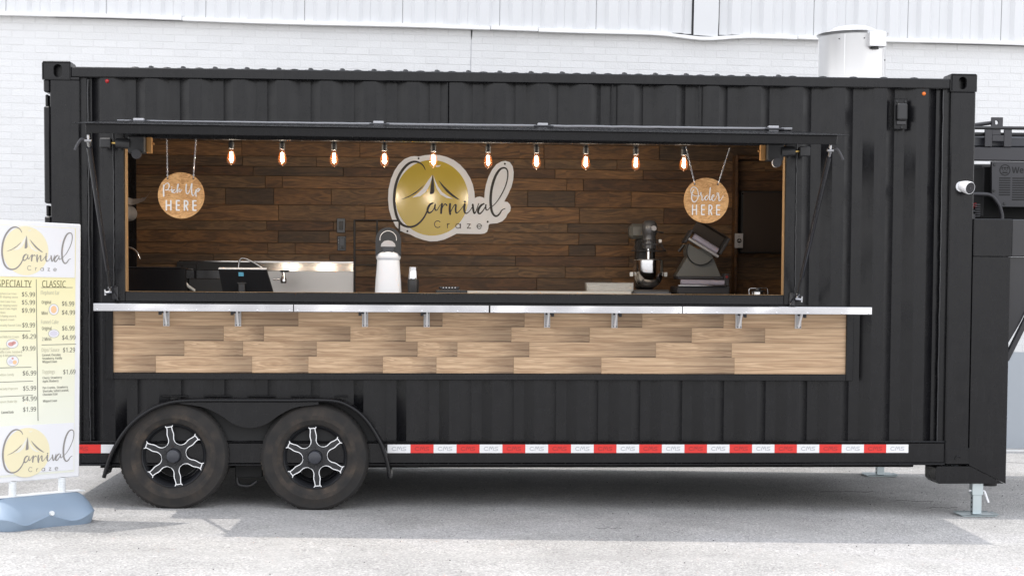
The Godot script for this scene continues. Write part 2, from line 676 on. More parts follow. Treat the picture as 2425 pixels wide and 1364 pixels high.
	# cladding: pale vinyl plank print, light at one end of each board and browner at the other
	for i in 3:
		var ci := wood_image(211 + i * 17, 512, 128, Color(0.69, 0.555, 0.425), Color(0.88, 0.755, 0.61), 0.22, 0.0022, 0.085, 0.22)
		var m := mat("cladding_%d" % i, lin(0.92, 0.92, 0.92), 0.5)
		m.albedo_texture = ImageTexture.create_from_image(ci)

	var si := wood_image(311, 256, 256, Color(0.72, 0.51, 0.29), Color(0.93, 0.73, 0.49), 0.6, 0.012, 0.09)
	var sw := mat("sign_wood", lin(0.93, 0.92, 0.9), 0.55)
	sw.albedo_texture = ImageTexture.create_from_image(si)
	sw.uv1_scale = Vector3(3.0, 3.0, 1)

	# menu print: pale yellow fading downwards to ivory
	var mi := Image.create(8, 256, false, Image.FORMAT_RGB8)
	for y in 256:
		var c := Color(0.9, 0.865, 0.665).lerp(Color(0.875, 0.88, 0.825), smoothstep(0.05, 0.85, y / 255.0))
		for x in 8:
			mi.set_pixel(x, y, c)
	var mp := mat("menu_print", Color.WHITE, 0.6)
	mp.albedo_texture = ImageTexture.create_from_image(mi)
	mp.texture_repeat = false

	# painted masonry and sheet metal
	var bump := grey(55, 0.08, 256)
	for i in 3:
		var w: float = [0.685, 0.67, 0.695][i]
		var m := mat("brick_%d" % i, lin(w, w, w * 0.995), 0.6)
		m.normal_enabled = true
		m.normal_texture = normal_tex(bump, 2.0)
		m.normal_scale = 0.6
		m.uv1_triplanar = true
		m.uv1_world_triplanar = true
		m.uv1_scale = Vector3.ONE * 2.2
	mat("mortar", lin(0.65, 0.65, 0.645), 0.7)
	mat("brick_grey", lin(0.36, 0.39, 0.42), 0.65)
	mat("siding", lin(0.65, 0.655, 0.66), 0.4)

	# worn asphalt: grey with pale stones
	var size := 1024
	var speck := noise(61, 0.42, 2, FastNoiseLite.TYPE_VALUE).get_seamless_image(size, size)
	var mid := noise(62, 0.05, 4).get_seamless_image(size, size)
	var far := noise(63, 0.006, 4).get_seamless_image(size, size)
	speck.convert(Image.FORMAT_L8)
	mid.convert(Image.FORMAT_L8)
	far.convert(Image.FORMAT_L8)
	var sd := speck.get_data()
	var md := mid.get_data()
	var fd := far.get_data()
	var gd := PackedByteArray()
	gd.resize(size * size * 3)
	for i in size * size:
		var s1 := sd[i] / 255.0
		var v := 0.69 + (s1 - 0.5) * 0.3 + (md[i] / 255.0 - 0.5) * 0.05 + (fd[i] / 255.0 - 0.5) * 0.07
		if s1 > 0.8:
			v += 0.06
		elif s1 < 0.16:
			v -= 0.09
		v = clampf(v, 0.1, 0.92)
		gd[i * 3] = int(v * 255)
		gd[i * 3 + 1] = int(v * 252)
		gd[i * 3 + 2] = int(v * 249)
	var gi := Image.create_from_data(size, size, false, Image.FORMAT_RGB8, gd)
	var g := mat("asphalt", Color.WHITE, 0.92)
	g.albedo_texture = ImageTexture.create_from_image(gi)
	g.normal_enabled = true
	g.normal_texture = normal_tex(speck, 2.5)
	g.normal_scale = 0.7
	var di := Image.create(512, 512, false, Image.FORMAT_RGBA8)
	var n1 := noise(71, 0.011, 5)
	for y in 512:
		for x in 512:
			var t := n1.get_noise_2d(x, y) * 0.5 + 0.5
			var q := 0.88 + 0.2 * t
			di.set_pixel(x, y, Color(minf(q, 1.0), minf(q, 1.0), minf(q * 0.995, 1.0), 1.0))
	g.detail_enabled = true
	g.detail_albedo = ImageTexture.create_from_image(di)
	g.detail_blend_mode = BaseMaterial3D.BLEND_MODE_MUL
	g.detail_uv_layer = BaseMaterial3D.DETAIL_UV_2

	# glass
	var gl := mat("amber_glass", Color(0.5, 0.26, 0.08, 0.022), 0.03)
	gl.transparency = BaseMaterial3D.TRANSPARENCY_ALPHA
	var cg := mat("clear_plastic", Color(0.9, 0.9, 0.88, 0.25), 0.12)
	cg.transparency = BaseMaterial3D.TRANSPARENCY_ALPHA
	var fi := mat("filament", Color(1.0, 0.75, 0.4), 0.5)
	fi.emission_enabled = true
	fi.emission = Color(1.0, 0.92, 0.78)
	fi.emission_energy_multiplier = 26.0


# ---------------------------------------------------------------- the setting

func build_ground() -> void:
	var st := begin()
	var r := 220.0
	# near the trailer the sheet is cut finer so that the texture keeps its place
	for e in [[-r, -r], [0.0, -r], [-r, 0.0], [0.0, 0.0]]:
		var p := [Vector3(e[0], 0, e[1]), Vector3(e[0] + r, 0, e[1]), Vector3(e[0] + r, 0, e[1] + r), Vector3(e[0], 0, e[1] + r)]
		for k in [0, 1, 2, 0, 2, 3]:
			st.set_normal(Vector3.UP)
			st.set_tangent(Plane(1, 0, 0, 1))
			st.set_uv(Vector2(p[k].x, p[k].z) / 3.1)
			st.set_uv2(Vector2(p[k].x, p[k].z) / 11.0 + Vector2(0.3, 0.2))
			st.add_vertex(p[k])
	var g := obj("ground", st, M.asphalt, self)
	g.set_meta("kind", "structure")
	g.set_meta("label", "pale worn asphalt yard under and around the trailer")
	# hairline cracks
	for c in [[0.46, 0.66, 0.16, 0.02], [2.35, -1.2, 0.42, -0.04], [2.75, -0.75, 0.3, 0.03], [3.45, -2.4, 0.7, 0.05], [2.9, -0.4, 0.22, -0.02], [4.2, -3.4, 0.8, 0.1]]:
		var cs := begin()
		var pts := []
		for i in 7:
			var t := i / 6.0
			pts.append(Vector3(c[0] + c[2] * t, -(c[1] + c[3] * t + rng.randf_range(-0.03, 0.03)), 0.002 + 0.006 * rng.randf() * sin(t * PI)))
		stroke(cs, pts, Transform3D(Basis(Vector3(1, 0, 0), Vector3(0, 0, -1), Vector3(0, 1, 0)), Vector3.ZERO), 0.0012, 3)
		obj("crack", cs, M.crack, g)
	# loose grit
	var gs := begin()
	for k in 5:
		pass
	box(gs, Vector3.ZERO, Vector3(1, 0.6, 0.8), 0.25)
	var mm := MultiMesh.new()
	mm.transform_format = MultiMesh.TRANSFORM_3D
	mm.mesh = gs.commit()
	mm.instance_count = 700
	for i in 700:
		var sz := 0.003 + 0.006 * pow(rng.randf(), 3.0)
		var px := rng.randf_range(-4.2, 4.6)
		var pz := rng.randf_range(-4.0, 2.6)
		mm.set_instance_transform(i, Transform3D(Basis(Vector3.UP, rng.randf() * TAU).scaled(Vector3.ONE * sz), Vector3(px, sz * 0.25, pz)))
	var grit := MultiMeshInstance3D.new()
	grit.name = "grit"
	grit.multimesh = mm
	grit.material_override = M.dark_grey
	grit.set_meta("kind", "stuff")
	g.add_child(grit)
	for c in [[-0.5, 9.0, -4.5, -4.36], [5.6, 9.0, -3.15, -3.08]]:
		var ls := begin()
		span(ls, c[0], c[1], 0.0, 0.004, c[2], c[3])
		obj("painted_line", ls, M.line_paint, g)


func brick_mesh(l: float, h: float) -> ArrayMesh:
	var st := begin()
	brick_into(st, Vector3.ZERO, l, h)
	return st.commit()


func brick_into(st: SurfaceTool, c: Vector3, l: float, h: float) -> void:
	var b := 0.0018
	var d := 0.0024
	var o := [Vector3(-l / 2, -h / 2, -d), Vector3(l / 2, -h / 2, -d), Vector3(l / 2, h / 2, -d), Vector3(-l / 2, h / 2, -d)]
	var i := [Vector3(-l / 2 + b, -h / 2 + b, 0), Vector3(l / 2 - b, -h / 2 + b, 0), Vector3(l / 2 - b, h / 2 - b, 0), Vector3(-l / 2 + b, h / 2 - b, 0)]
	for k in 4:
		o[k] += c
		i[k] += c
	poly(st, i, Vector3(0, 0, 1))
	for k in 4:
		var j := (k + 1) % 4
		poly(st, [o[k], o[j], i[j], i[k]], (o[k] + o[j]) / 2 - c + Vector3(0, 0, 0.02))


func build_building() -> void:
	var b := thing("building", "long white painted brick building with ribbed white metal siding above", "building", Transform3D(Basis(Vector3.UP, 0.004), Vector3(0, 0, -4.64)))
	var row := 0.0672
	var pitch := 0.213
	var top := 3.9
	var st := begin()
	span(st, -16, 16, -0.2, top, -0.25, -0.002)
	var wall := obj("brick_wall", st, M.mortar, b)
	var mesh := brick_mesh(pitch - 0.008, row - 0.008)
	var white := begin()
	var grey_st := begin()
	var rows := int(top / row)
	var singles := 0
	for r in rows:
		var y := (r + 0.5) * row
		var off := 0.0 if r % 2 == 0 else pitch / 2
		for k in range(-44, 45):
			var x := k * pitch + off
			var near_top: bool = r >= rows - 5 and x > -4.75 and x < 5.3
			var at_left: bool = x > -4.75 and x < -4.1 and y > 2.05 and r < rows - 5
			if near_top or at_left:
				var o := put("brick", mesh, M["brick_%d" % rng.randi_range(0, 2)], wall, Vector3(x, y, rng.randf_range(-0.0012, 0.0006)))
				o.rotation.y = rng.randf_range(-0.004, 0.004)
				singles += 1
			elif r < 14:
				continue
			else:
				brick_into(white, Vector3(x, y, rng.randf_range(-0.0012, 0.0006)), pitch - 0.008, row - 0.008)
	obj("brickwork", white, M.brick_0, wall).set_meta("kind", "stuff")
	span(grey_st, -15.9, 15.9, -0.1, 14 * row, -0.003, 0.001)
	obj("painted_base_band", grey_st, M.brick_grey, wall)
	var js := begin()
	prism(js, [Vector2(-0.211, 3.8), Vector2(-0.207, 3.8), Vector2(-0.2, 3.85), Vector2(-0.199, 3.9), Vector2(-0.213, 3.9), Vector2(-0.212, 3.83)], -0.004, 0.0016)
	obj("open_joint", js, M.gap_dark, wall)
	js = begin()
	prism(js, [Vector2(-0.214, 3.3), Vector2(-0.208, 3.3), Vector2(-0.205, 3.798), Vector2(-0.211, 3.798)], -0.004, 0.0012)
	obj("control_joint", js, M.grey_outlet, wall)

	# ribbed siding in sheets of three ribs, one flat patch sheet between two open seams
	var back := begin()
	span(back, -16, 16, top - 0.006, 6.9, -0.25, 0.02)
	obj("siding_backing", back, M.dark_grey, b)
	var sheet := siding_sheet(3)
	var x := 1.885
	while x > -8.0:
		x -= 0.915
		put("siding_panel", sheet, M.siding, b, Vector3(x, top + 0.012, 0.024 + 0.002 * rng.randf()))
	x = 2.145
	while x < 8.5:
		put("siding_panel", sheet, M.siding, b, Vector3(x, top + 0.012, 0.024 + 0.002 * rng.randf()))
		x += 0.915
	var fp := begin()
	prism(fp, [Vector2(1.899, 3.9), Vector2(2.132, 3.89), Vector2(2.136, 4.05), Vector2(2.13, 6.6), Vector2(1.896, 6.6)], 0.05, 0.053)
	obj("flat_panel", fp, M.siding, b)

	# drip flashing under the siding, bent down where it was hit
	var cuts := [-8.0, -5.2, -2.9, -0.03, 0.42, 2.9, 5.4, 8.4]
	for i in cuts.size() - 1:
		var fs := begin()
		var n := 24
		var lift := 0.004 * (i % 2)
		for k in n:
			var xa := lerpf(cuts[i], cuts[i + 1] - 0.004, float(k) / n)
			var xb := lerpf(cuts[i], cuts[i + 1] - 0.004, float(k + 1) / n)
			var ya := top + lift - 0.04 * exp(-pow((xa - 2.0) / 0.3, 2.0)) - 0.004 * sin(xa * 2.3)
			var yb := top + lift - 0.04 * exp(-pow((xb - 2.0) / 0.3, 2.0)) - 0.004 * sin(xb * 2.3)
			var z1 := 0.078 + 0.003 * (i % 2)
			poly(fs, [Vector3(xa, ya - 0.012, z1), Vector3(xb, yb - 0.012, z1), Vector3(xb, yb + 0.016, z1), Vector3(xa, ya + 0.016, z1)], Vector3(0, 0, 1))
			poly(fs, [Vector3(xa, ya + 0.016, z1), Vector3(xb, yb + 0.016, z1), Vector3(xb, yb + 0.03, 0.022), Vector3(xa, ya + 0.03, 0.022)], Vector3(0, 1, 0.2))
			poly(fs, [Vector3(xa, ya - 0.012, z1), Vector3(xb, yb - 0.012, z1), Vector3(xb, yb - 0.01, 0.004), Vector3(xa, ya - 0.01, 0.004)], Vector3(0, -1, 0))
		obj("flashing", fs, M.flashing, b)
	var roof := begin()
	span(roof, -16, 16, 6.62, 6.95, -0.3, 0.2)
	obj("roof_edge", roof, M.flashing, b)
	var depth := begin()
	span(depth, -16, 16, 0.0, 6.6, -9.0, -0.26)
	obj("building_body", depth, M.siding, b)


func siding_sheet(ribs: int) -> ArrayMesh:
	var st := begin()
	var h := 2.72
	var prof := []
	for i in ribs:
		var x := i * 0.305
		prof.append_array([Vector2(x, 0.0), Vector2(x + 0.004, 0.005), Vector2(x + 0.009, 0.0), Vector2(x + 0.082, 0.0), Vector2(x + 0.118, 0.038), Vector2(x + 0.2, 0.038), Vector2(x + 0.236, 0.0)])
	prof.append(Vector2(ribs * 0.305 - 0.003, 0.0))
	for i in prof.size() - 1:
		var a: Vector2 = prof[i]
		var c: Vector2 = prof[i + 1]
		poly(st, [Vector3(a.x, 0, a.y), Vector3(c.x, 0, c.y), Vector3(c.x, h, c.y), Vector3(a.x, h, a.y)], Vector3(0, 0, 1))
	return st.commit()


# ---------------------------------------------------------------- the trailer

func corrugated(st: SurfaceTool, x0: float, x1: float, y0: float, y1: float) -> void:
	# container side sheet: 278 mm pitch, 36 mm deep, outer faces 14 mm behind the rails
	var pitch := 0.2795
	var first := -2.672
	var zo := -0.012
	var zi := -0.057
	var pts := []
	for i in range(-2, 24):
		var x := first + i * pitch
		pts.append_array([Vector2(x, zo), Vector2(x + 0.08, zo), Vector2(x + 0.146, zi), Vector2(x + 0.214, zi)])
	for i in pts.size() - 1:
		var a: Vector2 = pts[i]
		var b: Vector2 = pts[i + 1]
		var lo := maxf(a.x, x0)
		var hi := minf(b.x, x1)
		if hi <= lo:
			continue
		var za := lerpf(a.y, b.y, (lo - a.x) / (b.x - a.x))
		var zb := lerpf(a.y, b.y, (hi - a.x) / (b.x - a.x))
		poly(st, [Vector3(lo, y0, za), Vector3(hi, y0, zb), Vector3(hi, y1, zb), Vector3(lo, y1, za)], Vector3(0, 0, 1))


func build_trailer() -> void:
	trailer = thing("food_trailer", "black shipping container food trailer with a wide open serving window and wood plank cladding", "food trailer", TB * Transform3D(Basis(), Vector3(0, -BASE, 0)))
	var paint: Material = M.black_paint
	var st := begin()
	corrugated(st, -2.775, 2.83, 2.19, 2.49)
	corrugated(st, 1.83, 2.83, 0.15, 2.19)
	corrugated(st, -2.775, -2.58, 0.15, 2.19)
	corrugated(st, -2.58, 1.83, 0.15, 0.58)
	tp("side_panel", st, paint)
	# flat welded strips at the ends of the sheet
	for e in [[-2.806, -2.765], [2.82, 2.868]]:
		st = begin()
		span(st, e[0], e[1], 0.15, 2.49, -0.045, -0.03)
		tp("edge_strip", st, paint)
	for e in [-2.757, 2.822]:
		st = begin()
		var pts := []
		for i in 40:
			pts.append(Vector3(e + rng.randf_range(-0.002, 0.002), 0.16 + i * 0.0595, -0.027))
		tube(st, pts, 0.0045, 6)
		tp("sealant_bead", st, M.sealant)

	for x in [-1.495, -0.455, 0.62, 1.19]:
		st = begin()
		cyl(st, Vector3(x, 2.215, -0.0165), Vector3(x, 2.488, -0.0165), 0.0042, -1, 6)
		tp("weld_seam", st, paint)

	# corner posts; the rear one has two hinge gaps
	st = begin()
	span(st, -2.99, -2.805, 0.0, 2.472, -0.16, 0.0, 0.006)
	span(st, -2.8565, -2.805, 2.4725, 2.4885, -0.06, -0.001)
	var y := [0.0, 1.603, 1.686, 2.303, 2.392, 2.472]
	for i in [0, 2, 4]:
		span(st, -3.03, -2.9915, y[i], y[i + 1], -0.16, -0.0005, 0.008)
	tp("corner_post", st, paint)
	for i in [1, 3]:
		st = begin()
		span(st, -3.026, -3.008, y[i] + 0.003, y[i + 1] - 0.012, -0.09, -0.03, 0.004)
		cyl(st, Vector3(-3.0, y[i], -0.1), Vector3(-3.0, y[i + 1], -0.1), 0.009)
		tp("door_hinge", st, paint)
	st = begin()
	span(st, 2.867, 3.031, 0.0, 2.472, -0.16, 0.0, 0.008)
	tp("corner_post", st, paint)
	for x in [-3.03, 2.867]:
		st = begin()
		span(st, x, x + 0.163, 0.0, 2.472, -2.438, -2.28, 0.008)
		tp("corner_post", st, paint)

	# corner castings with their oval holes
	for c in [[-3.039, -2.857, 2.4735, 2.589, 0.004, -0.162, 1], [2.858, 3.037, 2.4735, 2.589, 0.004, -0.162, 1], [-3.039, -2.861, 2.4735, 2.589, -2.28, -2.442, 1], [2.858, 3.037, 2.4735, 2.589, -2.28, -2.442, 1], [-3.037, -2.86, 0.0, 0.116, 0.004, -0.162, 0], [2.866, 3.04, 0.0, 0.116, 0.004, -0.162, 0]]:
		st = begin()
		var mid := Vector2((c[0] + c[1]) / 2 + (0.01 if c[0] < 0 else -0.008), (c[2] + c[3]) / 2 - 0.004)
		if c[6] == 1:
			slot_plate(st, c[0] + 0.012, c[1] - 0.006, c[2] + 0.004, c[3] - 0.012, mid, 0.054, 0.083, c[4] - 0.028, c[4])
			# rounded rim round the front plate and the block behind it
			span(st, c[0], c[0] + 0.0118, c[2], c[3] - 0.008, c[4] - 0.16, c[4] - 0.002, 0.005)
			span(st, c[1] - 0.0058, c[1], c[2], c[3] - 0.006, c[4] - 0.16, c[4] - 0.002, 0.003)
			span(st, c[0] + 0.004, c[1] - 0.002, c[3] - 0.0118, c[3], c[4] - 0.16, c[4] - 0.003, 0.005)
			span(st, c[0] + 0.013, c[1] - 0.007, c[2] + 0.005, c[3] - 0.013, c[4] - 0.155, c[4] - 0.06)
			span(st, c[0] + 0.002, c[1] - 0.002, c[2] - 0.003, c[2] + 0.0038, c[4] - 0.16, c[4] - 0.002)
		else:
			span(st, c[0], c[1], c[2], c[3], c[5], c[4], 0.01)
		tp("corner_casting", st, paint)

	# rails
	st = begin()
	span(st, -2.857, 2.858, 2.489, 2.555, -0.06, 0.0, 0.006)
	tp("top_rail", st, paint)
	st = begin()
	span(st, -2.86, 2.866, 0.014, 0.15, -0.05, -0.002, 0.005)
	span(st, -2.86, 2.866, 0.151, 0.16, -0.06, 0.008, 0.004)
	span(st, -2.86, 2.866, 0.002, 0.0135, -0.05, 0.012, 0.003)
	tp("bottom_rail", st, paint)
	for x in [1.06, 1.325]:
		st = begin()
		span(st, x, x + 0.006, 0.014, 0.077, -0.003, 0.002)
		tp("weld_seam", st, paint)
	st = begin()
	span(st, -2.86, 2.866, 2.489, 2.555, -2.43, -2.37, 0.006)
	span(st, -2.86, 2.866, 0.014, 0.155, -2.43, -2.37, 0.006)
	tp("far_rail", st, paint)
	st = begin()
	span(st, -2.87, 2.87, 0.17, 2.48, -2.428, -2.405)
	tp("far_wall", st, paint)
	for x in [-3.02, 3.0]:
		st = begin()
		span(st, x, x + 0.02, 0.0, 2.48, -2.28, -0.16)
		tp("end_wall", st, paint)
	st = begin()
	span(st, -2.98, 2.98, 0.06, 0.155, -2.37, -0.07)
	tp("floor_frame", st, M.black_matt)
	for i in 9:
		st = begin()
		span(st, -2.7 + i * 0.66, -2.62 + i * 0.66, -0.02, 0.058, -2.36, -0.06)
		tp("cross_member", st, M.black_matt)
	for z in [-0.75, -1.7]:
		st = begin()
		span(st, -2.8, 2.9, -0.1, -0.021, z - 0.06, z, 0.004)
		tp("chassis_beam", st, M.black_matt)

	# roof sheet with its pressed ridges, and the bolts that hold it
	st = begin()
	span(st, -2.87, 2.87, 2.495, 2.545, -2.38, -0.061)
	tp("roof", st, paint)
	for i in 27:
		st = begin()
		var x := -2.47 + i * 0.2045
		if x > 2.7:
			break
		var pr := []
		for k in 9:
			var t := float(k) / 8
			pr.append(Vector2(x - 0.072 + 0.144 * t, 0.028 * sin(PI * t)))
		for k in 8:
			for zz in [[-2.3, -0.09]]:
				poly(st, [Vector3(pr[k].x, 2.545 + pr[k].y, zz[0]), Vector3(pr[k + 1].x, 2.545 + pr[k + 1].y, zz[0]), Vector3(pr[k + 1].x, 2.545 + pr[k + 1].y, zz[1]), Vector3(pr[k].x, 2.545 + pr[k].y, zz[1])], Vector3(0, 1, 0))
			poly(st, [Vector3(pr[k].x, 2.545 + pr[k].y, -0.09), Vector3(pr[k + 1].x, 2.545 + pr[k + 1].y, -0.09), Vector3(pr[k + 1].x, 2.54, -0.063), Vector3(pr[k].x, 2.54, -0.063)], Vector3(0, 0.5, 1))
		tp("roof_ridge", st, paint)
		if i < 21:
			st = begin()
			span(st, x + 0.068, x + 0.15, 2.555, 2.565, -0.1, -0.063, 0.003)
			cyl(st, Vector3(x + 0.105, 2.563, -0.075), Vector3(x + 0.105, 2.576, -0.075), 0.017, 0.011, 8)
			cyl(st, Vector3(x + 0.118, 2.563, -0.07), Vector3(x + 0.118, 2.572, -0.07), 0.009, 0.006, 6)
			tp("roof_bolt", st, M.black_plastic)

	# marker lamps and the side lamp
	for e in [[-2.631, 2.467, "red_lens", "red marker lamp"], [2.685, 2.456, "amber_lens", "amber marker lamp"]]:
		st = begin()
		lathe(st, [Vector2(0.013, 0), Vector2(0.013, 0.004), Vector2(0.0115, 0.009), Vector2(0.007, 0.013), Vector2(0, 0.0145)], Transform3D(Basis(Vector3.RIGHT, PI / 2), Vector3(e[0], e[1], -0.014)), 14)
		var lamp := tp("marker_lamp", st, M[e[2]])
		lamp.set_meta("label", e[3])
	var side := group_part("side_lamp", trailer, Vector3(2.531, 2.32 + BASE, -0.014))
	st = begin()
	span(st, -0.043, 0.043, -0.1, 0.1, 0, 0.012, 0.004)
	obj("back_plate", st, paint, side)
	st = begin()
	span(st, -0.032, 0.034, -0.042, 0.066, 0.012, 0.05, 0.008)
	obj("housing", st, M.black_plastic, side)
	st = begin()
	span(st, -0.03, 0.032, -0.07, -0.044, 0.012, 0.024, 0.003)
	obj("lens", st, M.black_gloss, side)
	for p in [Vector3(-0.03, 0.082, 0.012), Vector3(0.026, 0.082, 0.012), Vector3(0.004, -0.088, 0.012)]:
		st = begin()
		cyl(st, p, p + Vector3(0, 0, 0.008), 0.009, 0.006, 8)
		obj("screw", st, M.black_plastic, side)

	# reflective tape along the bottom rail
	var cms := []
	var xs := -0.838
	var k := 0
	strip(-2.94, -2.684, true)
	strip(-2.683, -2.6, false)
	while xs < 2.6:
		var w := 0.15035
		strip(xs, xs + w - 0.0006, k % 2 == 1)
		xs += w
		k += 1

	# exhaust fan on the roof
	var fan := group_part("exhaust_fan", trailer, Vector3(2.56, 2.545 + BASE, -1.3))
	st = begin()
	lathe(st, [Vector2(0.245, 0.0), Vector2(0.245, 0.475), Vector2(0.25, 0.487), Vector2(0.262, 0.497), Vector2(0.262, 0.501), Vector2(0.24, 0.505)], Transform3D(), 48)
	obj("housing", st, M.aluminium, fan)
	st = begin()
	lathe(st, [Vector2(0.25, 0.503), Vector2(0.19, 0.512), Vector2(0.165, 0.535), Vector2(0.13, 0.553), Vector2(0.07, 0.565), Vector2(0, 0.569)], Transform3D(), 48)
	obj("dome", st, M.aluminium, fan)
	st = begin()
	span(st, 0.05, 0.17, 0.375, 0.48, 0.2, 0.29, 0.004)
	obj("switch_box", st, M.aluminium, fan)
	st = begin()
	cyl(st, Vector3(0.1, 0.378, 0.25), Vector3(0.1, 0.36, 0.25), 0.025, 0.025, 12)
	obj("cable_gland", st, M.black_plastic, fan)
	for p in [Vector2(-0.15, 0.44), Vector2(0.02, 0.44), Vector2(0.19, 0.44), Vector2(0.205, 0.3), Vector2(-0.02, 0.13)]:
		st = begin()
		var q := Vector3(p.x, p.y, sqrt(0.245 * 0.245 - p.x * p.x))
		cyl(st, q, q + Vector3(p.x, 0, q.z).normalized() * 0.006, 0.005, 0.004, 6)
		obj("rivet", st, M.dark_grey, fan)
	for a in [40.0, 118.0, 200.0, 290.0]:
		st = begin()
		var d := Vector3(cos(deg_to_rad(a)), 0, sin(deg_to_rad(a)))
		cyl(st, d * 0.2462, d * 0.2462 + Vector3(0, 0.47, 0), 0.0025, 0.0025, 6)
		obj("seam", st, M.aluminium, fan)


func strip(x0: float, x1: float, red: bool) -> void:
	var st := begin()
	span(st, x0, x1, 0.083, 0.1385, -0.0015, 0.0005)
	var o := tp("reflective_strip", st, M.tape_red if red else M.tape_white)
	if x1 - x0 < 0.12:
		return
	var c := (x0 + x1) / 2
	var ls := begin()
	var xf := Transform3D(Basis(), Vector3(c, 0.1105, 0.0006))
	var w := 0.0048
	stroke(ls, arc(-0.031, 0, 0.014, 0.011, 40, 320, w, 10), xf, 0.0006, 2)
	stroke(ls, [Vector3(-0.012, -0.011, w), Vector3(-0.01, 0.006, w), Vector3(-0.004, 0.013, w), Vector3(0.001, 0.0, w), Vector3(0.004, -0.001, w), Vector3(0.009, 0.013, w), Vector3(0.015, 0.006, w), Vector3(0.016, -0.011, w)], xf, 0.0006, 3)
	stroke(ls, [Vector3(0.045, 0.0105, w), Vector3(0.03, 0.0105, w), Vector3(0.025, 0.006, w), Vector3(0.03, 0.001, w), Vector3(0.04, -0.001, w), Vector3(0.044, -0.006, w), Vector3(0.039, -0.011, w), Vector3(0.022, -0.011, w)], xf, 0.0006, 3)
	obj("lettering", ls, M.tape_red_mark if red else M.tape_white_mark, o)


